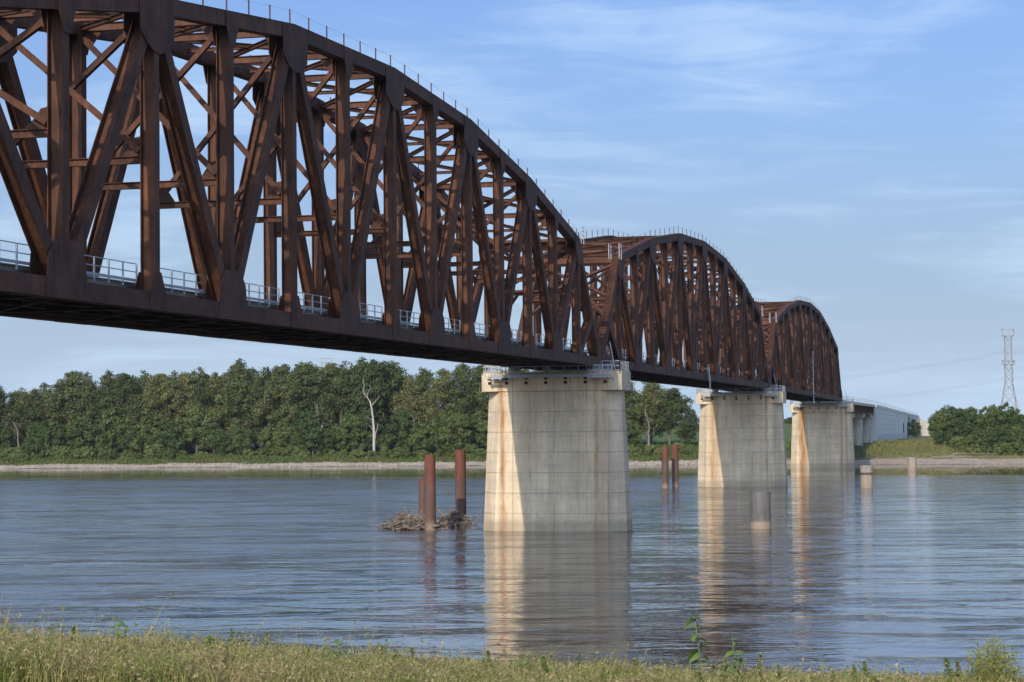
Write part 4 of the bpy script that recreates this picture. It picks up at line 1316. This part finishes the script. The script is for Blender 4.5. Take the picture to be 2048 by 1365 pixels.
# pale bare trunks showing in the wood
for i, (x, y, h, r_) in enumerate(((-207.6, 385, 10.5, 0.42), (-206.2, 385.3, 9.8, 0.40), (-263.0, 386, 11, 0.36), (-161.9, 388, 16.0, 0.32), (-131.2, 389, 13, 0.33), (-58.4, 390, 12, 0.42))):
    root = empty('bare_trunk', (x, y, float(zfar(x, y)) - 0.2))
    rr = random.Random(i)
    mb = MB(); mb.path([(rr.gauss(0, 0.1) + (0.7 if k > 4 else 0) * rr.random() * (k - 4) * -1, 0, h * k / 7) for k in range(8)], [r_ * (1 - 0.09 * k) for k in range(8)], 8)
    mb.build('trunk', 'bark', root, True)
    mb = MB(); mb.path(zig((0, 0, h * 0.8), (rr.choice((-1, 1)) * 1.5, -0.3, h * 1.05), 3, 0.1, i), [0.13, 0.1, 0.07, 0.03], 6); mb.build('branch', 'bark', root, True)
    tag(root, ('left of two pale trunks standing side by side in the far wood', 'right of two pale trunks standing side by side in the far wood', 'lone pale trunk at the far left edge of the wood', 'crooked pale trunk left of the white dead tree', 'pale trunk just right of the white dead tree', 'grey trunk of the big tree right of the nearest pier')[i], 'tree trunk', 'bare trunks in the far wood')

# beach stones: too many to count
def stones(name, n, xr, sr, size, seed, label):
    rng = np.random.default_rng(seed)
    X = rng.uniform(*xr, n); S = sr[0] + (sr[1] - sr[0]) * rng.beta(1.3, 1.6, n)
    Y = shore(X) + S
    Z = zfar(X, Y)
    base = np.array([(1, 0, 0), (0, 1, 0), (-1, 0, 0), (0, -1, 0), (0, 0, 0.8), (0, 0, -0.5)])
    tri = np.array([(0, 1, 4), (1, 2, 4), (2, 3, 4), (3, 0, 4), (1, 0, 5), (2, 1, 5), (3, 2, 5), (0, 3, 5)])
    s = size * rng.uniform(0.4, 1.3, n) ** 1.5
    a = rng.uniform(0, 6.28, n)
    b = base[None] * s[:, None, None] * rng.uniform(0.6, 1.3, (n, 6, 1))
    v = np.stack([b[..., 0] * np.cos(a)[:, None] - b[..., 1] * np.sin(a)[:, None] + X[:, None], b[..., 0] * np.sin(a)[:, None] + b[..., 1] * np.cos(a)[:, None] + Y[:, None], b[..., 2] * 0.7 + Z[:, None]], 2).reshape(-1, 3)
    f = (tri[None] + (np.arange(n) * 6)[:, None, None]).reshape(-1, 3)
    me = bpy.data.meshes.new(name); me.from_pydata(v.tolist(), [], f.tolist())
    g = rng.uniform(0.24, 0.46, n)
    col = np.stack([g, g * 0.85, g * 0.68, np.ones(n)], 1)
    ca = me.color_attributes.new('col', 'FLOAT_COLOR', 'POINT')
    ca.data.foreach_set('color', np.repeat(col, 6, 0).astype(np.float32).ravel())
    me.materials.append(M['stone'])
    o = bpy.data.objects.new(name, me); COL.objects.link(o)
    tag(o, label, 'stones', kind='stuff')
M['stone'] = vcol('beach_stone', 0.9)
stones('beach_stones', 9000, (-300, -40), (0.5, 11), 0.36, 1, 'pale riprap stones along the left far beach')
stones('beach_stones', 1500, (-40, 75), (0.5, 24), 0.26, 2, 'scattered stones on the sandy beach right of the bridge')
# logs on the right hand beach
for i, (p, q, r_) in enumerate((((26.0, 366, 1.7), (37.5, 368, 1.6), 0.3), ((38.5, 367, 1.6), (43, 369.5, 1.9), 0.2), ((31, 371.5, 2.6), (44, 371, 2.5), 0.16))):
    root = empty('driftwood_log', p)
    r_ *= 0.7
    mb = MB(); d = Vector(q) - Vector(p)
    mb.path(zig((0, 0, 0), d, 6, 0.15, i + 20), [r_ * (1.2 - 0.1 * k) for k in range(7)], 8); mb.build('stem', 'drift', root, True)
    mb = MB(); mb.path(zig(d * 0.4, d * 0.55 + Vector((0.5, -1.0, 1.2)), 3, 0.1, i), [r_ * 0.5, r_ * 0.4, r_ * 0.3, 0.03], 6); mb.build('branch', 'deadwood', root, True)
    tag(root, ('longest bleached log lying on the right hand beach', 'short bleached log at the right end of the beach', 'thin log lying just below the right hand shrubs')[i], 'log', 'logs on the right hand beach')

# low weeds and grass on the far bank
def far_grass(name, n, xr, sr, hr, seed, c0, c1, label):
    rng = np.random.default_rng(seed)
    X = rng.uniform(*xr, n); S = rng.uniform(*sr, n)
    Y = shore(X) + S + 2.5 * hnoise(X, X * 0, 0.13, seed)
    Z = zfar(X, Y)
    h = rng.uniform(*hr, n) * (1 + 0.5 * hnoise(X, Y, 0.21, seed))
    a = rng.uniform(0, 6.28, n); w = h * 0.35
    d = np.stack([np.cos(a), np.sin(a), a * 0], 1)
    b = np.stack([X, Y, Z - 0.05], 1)
    t = b + np.stack([rng.normal(0, 0.3, n) * h, rng.normal(0, 0.3, n) * h, h], 1)
    v = np.stack([b - d * w[:, None] / 2, b + d * w[:, None] / 2, t + d * w[:, None] * 0.3, t - d * w[:, None] * 0.3], 1).reshape(-1, 3)
    f = np.arange(4 * n).reshape(-1, 4)
    me = bpy.data.meshes.new(name); me.from_pydata(v.tolist(), [], f.tolist())
    k = np.clip(0.5 + 0.4 * hnoise(X, Y, 0.12, seed + 3) + rng.normal(0, 0.2, n), 0, 1)[:, None]
    col = np.concatenate([np.array(c0) * (1 - k) + np.array(c1) * k, np.ones((n, 1))], 1)
    ca = me.color_attributes.new('col', 'FLOAT_COLOR', 'POINT')
    ca.data.foreach_set('color', np.repeat(col, 4, 0).astype(np.float32).ravel())
    me.materials.append(M['grass'])
    o = bpy.data.objects.new(name, me); COL.objects.link(o)
    tag(o, label, 'grass', kind='stuff')
far_grass('bank_weeds', 26000, (-300, -42), (9.0, 24), (0.25, 0.9), 3, (0.09, 0.15, 0.03), (0.17, 0.16, 0.06), 'low green and brown weeds behind the far left beach')
far_grass('bank_weeds', 14000, (6, 75), (25, 85), (0.25, 0.8), 5, (0.14, 0.18, 0.045), (0.27, 0.23, 0.09), 'dry yellow green grass slope right of the bridge')
far_grass('bank_weeds', 9000, (-75, -4), (20, 90), (0.25, 0.8), 6, (0.08, 0.15, 0.03), (0.13, 0.18, 0.05), 'bright green weeds between the bridge piers on the far bank')

# treetops beyond the levee
far_t = []
for i in range(26):
    x = -78 + i * 3.4 + rnd.uniform(-1, 1); y = 640 + rnd.uniform(-20, 30)
    far_t.append(plant('distant_tree', MID, i, x, y, rnd.uniform(8, 11), 14.0, 1.3, rnd.uniform(0, 6.28), 5.0))
for i, o in enumerate(far_t): tag(o, 'small distant tree beyond the green levee, %s from the left' % ordinal(i + 1), 'tree', 'distant trees beyond the levee')

# ------------------------------------------------------------------ transmission towers and power lines
def lattice_tower(loc, H, base, waist, label, rz=0.0, sc_=1.0):
    root = empty('transmission_tower', loc, rz)
    tag(root, label, 'transmission tower', 'steel lattice transmission towers')
    zw = H * 0.53
    def hw(z):
        return base + (waist - base) * z / zw if z < zw else waist - (waist * 0.1) * (z - zw) / (H - zw)
    th = 0.30
    for sx in (-1, 1):
        for sy in (-1, 1):
            mb = MB()
            zs_ = [0, zw, H]
            for a, b in zip(zs_[:-1], zs_[1:]):
                mb.beam((sx * hw(a), sy * hw(a), a), (sx * hw(b), sy * hw(b), b), (1, 0, 0), th, (0, 1, 0), th)
            mb.build('leg', 'galv_far', root)
    lv = [0, 0.16 * H, 0.30 * H, 0.42 * H, 0.53 * H, 0.61 * H, 0.69 * H, 0.77 * H, 0.85 * H, 0.92 * H, H]
    for a, b in zip(lv[:-1], lv[1:]):
        mb = MB()
        A, B = hw(a), hw(b)
        for (p, q) in (((-A, -A), (B, -B)), ((A, -A), (-B, -B)), ((-A, A), (B, B)), ((A, A), (-B, B)), ((-A, -A), (-B, B)), ((-A, A), (-B, -B)), ((A, -A), (B, B)), ((A, A), (B, -B))):
            mb.beam((*p, a), (*q, b), (1, 0.3, 0.2), 0.14, (0, 0.3, 1), 0.14)
        for (p, q) in (((-B, -B), (B, -B)), ((B, -B), (B, B)), ((B, B), (-B, B)), ((-B, B), (-B, -B))):
            mb.beam((*p, b), (*q, b), (0, 0, 1), 0.18, (0.7, 0.7, 0), 0.18)
        mb.build('bracing', 'galv_far', root)
    for z in (H * 0.72, H):                                   # caged platforms
        mb = MB(); w = hw(z) + 0.9
        for z_ in (z - 0.1, z + 2.6 if z == H else z + 1.4):
            for (p, q) in (((-w, -w), (w, -w)), ((w, -w), (w, w)), ((w, w), (-w, w)), ((-w, w), (-w, -w))):
                mb.beam((*p, z_), (*q, z_), (0, 0, 1), 0.35, (0.7, 0.7, 0), 0.3)
        for p in ((-w, -w), (w, -w), (w, w), (-w, w), (0, -w), (w, 0)):
            mb.beam((*p, z - 0.1), (*p, z + (2.6 if z == H else 1.4)), (1, 0, 0), 0.22, (0, 1, 0), 0.22)
        mb.build('platform', 'galv_far', root)
    return root
M['galv_far'] = simple('tower_steel', (0.30, 0.32, 0.34), 0.6, 0.2)
TX, TY = 44.7, 692.0
lattice_tower((TX, TY, 4.5), 43.5, 5.4, 1.55, 'tall grey lattice transmission tower above the right hand trees', R(8))
lattice_tower((-400.9, 1097, 4.5), 50.0, 6.5, 3.2, 'tiny lattice tower top peeking over the far wood treetops', R(20))
for j, (zt_, lab) in enumerate(((43.0, 'upper power line running from the lattice tower to the left'), (31.0, 'lower power line running from the lattice tower to the left'))):
    pts = []
    for k in range(25):
        t = k / 24
        a = Vector((TX + 60, TY - 10, zt_)); b = Vector((-200, TY + 260, zt_ + 4))
        p = a.lerp(b, t); p.z -= 60 * 4 * (t - 0.5) ** 2 * -0.14 + 8.0 * 0
        p.z = zt_ + (-9.5 * math.sin(min(1, max(0, (t - 0.18) / 0.82)) * math.pi)) * 1.15
        pts.append(p)
    root = empty('power_line', pts[0])
    tag(root, lab, 'power line', 'power lines at the lattice tower')
    for w in (-0.5, 0.5):
        mb = MB(); mb.path([p - pts[0] + Vector((0, w, w)) for p in pts], [0.05] * 25, 4); mb.build('wire', 'galv_far', root)

# ------------------------------------------------------------------ foreground grass and weeds
def bank_grass():
    rng = np.random.default_rng(21)
    n = 170000
    l = rng.uniform(-10.8, 10.8, n); d = rng.uniform(30.5, 40.0, n)
    patch = hnoise(l, d, 1.1, 5); patch2 = hnoise(l, d * 0.6, 0.9, 9)
    left = np.clip((-l - 1.5) / 5.0, 0, 1)
    h = (np.interp(l, [-11, -6, -3, 0, 3, 11], [0.46, 0.46, 0.43, 0.44, 0.36, 0.27]) + 0.08 * left) * (1 + 0.40 * patch + 0.30 * hnoise(l, d * 0.3, 2.6, 7) + 0.15 * hnoise(l, d * 0.3, 6.1, 3)) * rng.uniform(0.35, 1.15, n)
    h *= np.where(rng.random(n) < 0.03, rng.uniform(1.2, 1.8, n), 1.0)
    z = znear(l, d)
    x = CAM.x + l * rt.x - d * math.sin(yaw); y = CAM.y + l * rt.y + d * math.cos(yaw)
    a = rng.uniform(0, 6.28, n); w = rng.uniform(0.005, 0.012, n)
    side = np.stack([np.cos(a), np.sin(a), 0 * a], 1) * w[:, None]
    ln = np.stack([rng.normal(0.06, 0.22, n), rng.normal(0, 0.22, n), np.zeros(n)], 1) * h[:, None]
    b = np.stack([x, y, z - 0.03], 1)
    m1 = b + ln * 0.3 + np.stack([0 * h, 0 * h, h * 0.55], 1)
    t = b + ln * 1.15 + np.stack([0 * h, 0 * h, h], 1)
    v = np.stack([b - side, b + side, m1 + side * 0.8, m1 - side * 0.8, t], 1).reshape(-1, 3)
    i = np.arange(n)[:, None] * 5
    quads = (i + np.array([0, 1, 2, 3])); tris = (i + np.array([3, 2, 4]))
    dry = np.clip(0.30 + 0.95 * patch2 + 0.25 * hnoise(l, d, 0.31, 2) + rng.normal(0, 0.2, n) + 0.24 * left, 0, 1)[:, None]
    rust = np.clip(1.3 * hnoise(l, d * 0.5, 1.4, 14) - 0.25, 0, 0.8)[:, None] * rng.uniform(0.4, 1, (n, 1))
    green = np.array([0.165, 0.225, 0.05]); lime = np.array([0.31, 0.345, 0.085]); straw = np.array([0.50, 0.39, 0.19]); brown = np.array([0.42, 0.27, 0.15])
    g = rng.random(n)[:, None]
    c = (green * g + lime * (1 - g)) * (1 - dry) + straw * dry
    c = c * (1 - rust) + brown * rust
    col = np.concatenate([c, np.ones((n, 1))], 1)
    # seed heads
    hs = np.where(rng.random(n) < 0.30 + 0.2 * dry[:, 0])[0]
    m = 6
    idx = np.repeat(hs, m)
    off = np.stack([rng.normal(0, 0.018, len(idx)), rng.normal(0, 0.018, len(idx)), rng.uniform(-0.13, 0.03, len(idx))], 1)
    p = t[idx] + off
    s = rng.uniform(0.010, 0.022, len(idx))[:, None]
    q1 = rng.normal(size=(len(idx), 3)); q2 = rng.normal(size=(len(idx), 3))
    v2 = np.stack([p + q1 * s, p + q2 * s, p - q1 * s * 0.7 + np.array([0, 0, 0.02])], 1).reshape(-1, 3)
    sc2 = np.array([0.42, 0.33, 0.17]) * rng.uniform(0.65, 1.2, (len(idx), 1))
    greenish = (rng.random(len(idx)) < 0.4)[:, None]
    sc2 = np.where(greenish, np.array([0.26, 0.28, 0.09]) * rng.uniform(0.8, 1.2, (len(idx), 1)), sc2)
    # small broad leaves of the weeds growing through the grass, in patches
    gl = np.where((hnoise(l, d * 0.5, 1.7, 31) > 0.18) & (rng.random(n) < 0.55))[0]
    idx3 = np.repeat(gl, 4)
    fr = rng.uniform(0.35, 1.08, len(idx3))[:, None]
    p3 = b[idx3] * (1 - fr) + t[idx3] * fr + rng.normal(0, 0.03, (len(idx3), 3))
    s3 = rng.uniform(0.012, 0.034, len(idx3))[:, None]
    e1 = rng.normal(size=(len(idx3), 3)); e1[:, 2] *= 0.4; e2 = rng.normal(size=(len(idx3), 3)); e2[:, 2] *= 0.4
    v3 = np.stack([p3 + e1 * s3, p3 + e2 * s3 * 0.6, p3 - e1 * s3], 1).reshape(-1, 3)
    tone = np.clip(0.5 + 0.5 * hnoise(l, d, 0.8, 41), 0, 1)[idx3][:, None]
    c3 = (np.array([0.11, 0.19, 0.05]) * tone + np.array([0.22, 0.27, 0.06]) * (1 - tone)) * rng.uniform(0.7, 1.25, (len(idx3), 1))
    v2 = np.concatenate([v2, v3]); sc2 = np.concatenate([sc2, c3]); idx = np.concatenate([idx, idx3])
    nv = 5 * n
    verts = np.concatenate([v, v2]); tri2 = nv + np.arange(3 * len(idx)).reshape(-1, 3)
    loops = np.concatenate([quads.ravel(), tris.ravel(), tri2.ravel()]).astype(np.int32)
    tot = np.concatenate([np.full(n, 4), np.full(n + len(idx), 3)]).astype(np.int32)
    st = np.concatenate([[0], np.cumsum(tot)[:-1]]).astype(np.int32)
    me = bpy.data.meshes.new('bank_grass')
    me.vertices.add(len(verts)); me.vertices.foreach_set('co', verts.astype(np.float32).ravel())
    me.loops.add(len(loops)); me.loops.foreach_set('vertex_index', loops)
    me.polygons.add(len(tot)); me.polygons.foreach_set('loop_start', st); me.polygons.foreach_set('loop_total', tot)
    me.update(calc_edges=True)
    cols = np.concatenate([np.repeat(col, 5, 0), np.repeat(np.concatenate([sc2, np.ones((len(idx), 1))], 1), 3, 0)])
    ca = me.color_attributes.new('col', 'FLOAT_COLOR', 'POINT')
    ca.data.foreach_set('color', cols.astype(np.float32).ravel())
    me.materials.append(M['grass'])
    o = bpy.data.objects.new('bank_grass', me); COL.objects.link(o)
    tag(o, 'dry and green tall grass along the foreground bank', 'grass', kind='stuff')
bank_grass()

def leaf_blade(L, W, droop):
    """a pointed, folded leaf along +x"""
    n = 6; v = []; f = []
    for k in range(n + 1):
        t = k / n
        w = W * math.sin(math.pi * min(1, t * 0.93 + 0.05)) ** 0.8 * (1 - 0.35 * t)
        x = L * t; z = -droop * L * t * t
        v += [(x, -w, z + w * 0.25), (x, 0, z), (x, w, z + w * 0.25)]
    for k in range(n):
        for j in (0, 1):
            a = k * 3 + j
            f.append((a, a + 3, a + 4, a + 1))
    me = bpy.data.meshes.new('leaf'); me.from_pydata(v, [], f); me.materials.append(M['weed_leaf'])
    a = me.attributes.new('tint', 'FLOAT', 'POINT'); a.data.foreach_set('value', [0.5] * len(v))
    for p in me.polygons: p.use_smooth = True
    return me
LEAVES = [leaf_blade(0.26, 0.065, 0.5), leaf_blade(0.20, 0.06, 0.3), leaf_blade(0.30, 0.07, 0.8)]
def weed(l, d, h, n, seed, lean, label, spread=1.0, group='tall weeds in the foreground grass'):
    rr = random.Random(seed)
    x, y = near_xy(l, d)
    root = empty('weed_plant', (x, y, float(znear(l, d)) - 0.03))
    tag(root, label, 'weed', group)
    pts = [Vector((lean * (k / 6) ** 1.4 + rr.gauss(0, 0.008), 0, h * k / 6)) for k in range(7)]
    mb = MB(); mb.path(pts, [0.011 * (1 - 0.1 * k) for k in range(7)], 6); mb.build('stem', 'weed_stem', root, True)
    for k in range(n):
        t = 1 - (k / n) ** 1.0 * 0.62 * spread
        f_ = t * 6; i = min(5, int(f_)); p = pts[i].lerp(pts[i + 1], f_ - i)
        o = put('leaf', LEAVES[rr.randrange(3)], root, p)
        s = rr.uniform(0.75, 1.3) * (0.75 + 0.35 * (1 - t))
        o.scale = (s, s, s)
        o.rotation_euler = (rr.gauss(0, 0.3), rr.uniform(-0.7, 0.25), k * 2.4 + rr.uniform(-0.4, 0.4))
    return root
weed(3.22, 36, 1.36, 20, 1, -0.16, 'tallest leafy green weed, right of centre before the dark reflection')
weed(3.76, 36, 1.02, 18, 2, -0.05, 'second leafy weed just right of the tallest weed')
weed(3.55, 35.6, 0.62, 12, 7, 0.05, 'low leafy weed between the two tall weeds')
weed(-3.05, 36.2, 0.72, 15, 3, 0.02, 'dense dark green weed in the left half of the grass')
weed(0.12, 36, 0.55, 12, 4, 0.05, 'dark leafy weed below the reflection of the nearest pier')
weed(-6.9, 36.5, 0.95, 16, 5, 0.02, 'tall slender weed at the far left of the grass')
weed(-7.9, 36.2, 0.85, 16, 8, -0.03, 'leafy weed at the left edge of the grass')
weed(-5.3, 36.5, 0.75, 16, 9, -0.03, 'bushy weed a little right of the left edge')
weed(-1.9, 36.0, 0.60, 12, 10, -0.03, 'broad leaved weed left of the nearest pier reflection')
weed(5.6, 36.0, 0.50, 10, 6, 0.03, 'thin drooping weed right of the two tall weeds')
def feathery(l, d, h, r_, n, seed, label):
    rng = np.random.default_rng(seed); rr = random.Random(seed)
    x, y = near_xy(l, d)
    root = empty('feathery_shrub', (x, y, float(znear(l, d)) - 0.03))
    tag(root, label, 'shrub')
    mb = MB(); C_, N_, T_ = [], [], []
    for k in range(n):
        a = rr.uniform(0, 6.28); q = rr.random() ** 0.6
        top = Vector((math.cos(a) * r_ * q, math.sin(a) * r_ * q, h * (1.05 - 0.30 * q * q) * rr.uniform(0.55, 1.12)))
        b0 = Vector((math.cos(a) * 0.1 * q, math.sin(a) * 0.1 * q, 0))
        pts = [b0.lerp(top, t) + Vector((0, 0, 0.1 * math.sin(t * 3.1))) for t in (0, 0.35, 0.7, 1)]
        mb.path(pts, [0.006, 0.005, 0.0035, 0.002], 4)
        m = 34
        tt = rng.uniform(0.25, 1.02, m)
        for t in tt:
            p = b0.lerp(top, float(t)) + Vector((0, 0, 0.1 * math.sin(min(1, t) * 3.1)))
            C_.append(np.array(p) + rng.normal(0, 0.03, 3)); T_.append(rng.uniform(0.2, 0.95))
    mb.build('stems', 'weed_stem', root)
    C_ = np.array(C_); N_ = rng.normal(size=C_.shape); N_ /= np.linalg.norm(N_, axis=1)[:, None]
    me = leaf_mesh('foliage', 'feather_leaf', C_, np.array(T_), N_, 0.032, rng)
    o = put('foliage', me, root)
SPIKES = []
for q in range(5):
    rng_ = np.random.default_rng(70 + q)
    m_ = 150 + 30 * q
    tt = rng_.uniform(0.25, 1.0, m_) ** 0.8
    a_ = rng_.uniform(0, 6.28, m_); r__ = 0.075 * (1.08 - tt) ** 0.7 * rng_.uniform(0.3, 1.15, m_)
    C_ = np.stack([np.cos(a_) * r__ + 0.05 * tt * tt, np.sin(a_) * r__, tt], 1)
    N_ = rng_.normal(size=(m_, 3)); N_ /= np.linalg.norm(N_, axis=1)[:, None]
    fm = leaf_mesh('foliage', ('weed_leaf', 'feather_leaf')[q % 2], C_, rng_.uniform(0.1, 0.9, m_), N_, 0.036, rng_)
    sm = MB(); sm.path([(0, 0, 0), (0.01, 0, 0.5), (0.05, 0, 1.0)], [0.008, 0.006, 0.002], 5)
    SPIKES.append((sm.mesh('stem', 'weed_stem'), fm))
spots = []
rs = random.Random(77)
for k in range(46):
    spots.append((-8.8 + 17.6 * (k + rs.random()) / 46, rs.uniform(33.5, 37.5), rs.uniform(0.45, 0.78) + (0.12 if k < 14 else 0)))
for k, (l_, d_, h_) in enumerate(spots):
    x_, y_ = near_xy(l_, d_)
    o = empty('spiky_weed', (x_, y_, float(znear(l_, d_)) - 0.03), rs.uniform(0, 6.28))
    sm, fm = SPIKES[k % 5]
    wd = rs.uniform(0.8, 1.5)
    o.scale = (wd, wd, h_)
    put('stem', sm, o); put('foliage', fm, o)
    tag(o, 'upright spiky green weed rising out of the foreground grass, %s from the left' % ordinal(k + 1), 'weed', 'spiky weeds in the foreground grass')
feathery(8.15, 36, 0.92, 0.52, 110, 3, 'feathery yellow green shrub at the right end of the foreground grass')

# ------------------------------------------------------------------ the air over the river
hm = bpy.data.materials.new('haze'); hm.use_nodes = True
hn = hm.node_tree.nodes; hn.clear()
ho = hn.new('ShaderNodeOutputMaterial'); hv = hn.new('ShaderNodeVolumePrincipled')
hv.inputs['Color'].default_value = (0.88, 0.94, 1.0, 1)
hv.inputs['Density'].default_value = 0.00005
hv.inputs['Anisotropy'].default_value = 0.2
hm.node_tree.links.new(hv.outputs[0], ho.inputs['Volume'])
mb = MB(); mb.box(-4100, 4100, -420, 5100, -6.0, 63.0)
hz = mb.build('haze', None); hz.data.materials.append(hm)
tag(hz, 'thin summer haze over the river and the far bank', 'haze', kind='stuff')
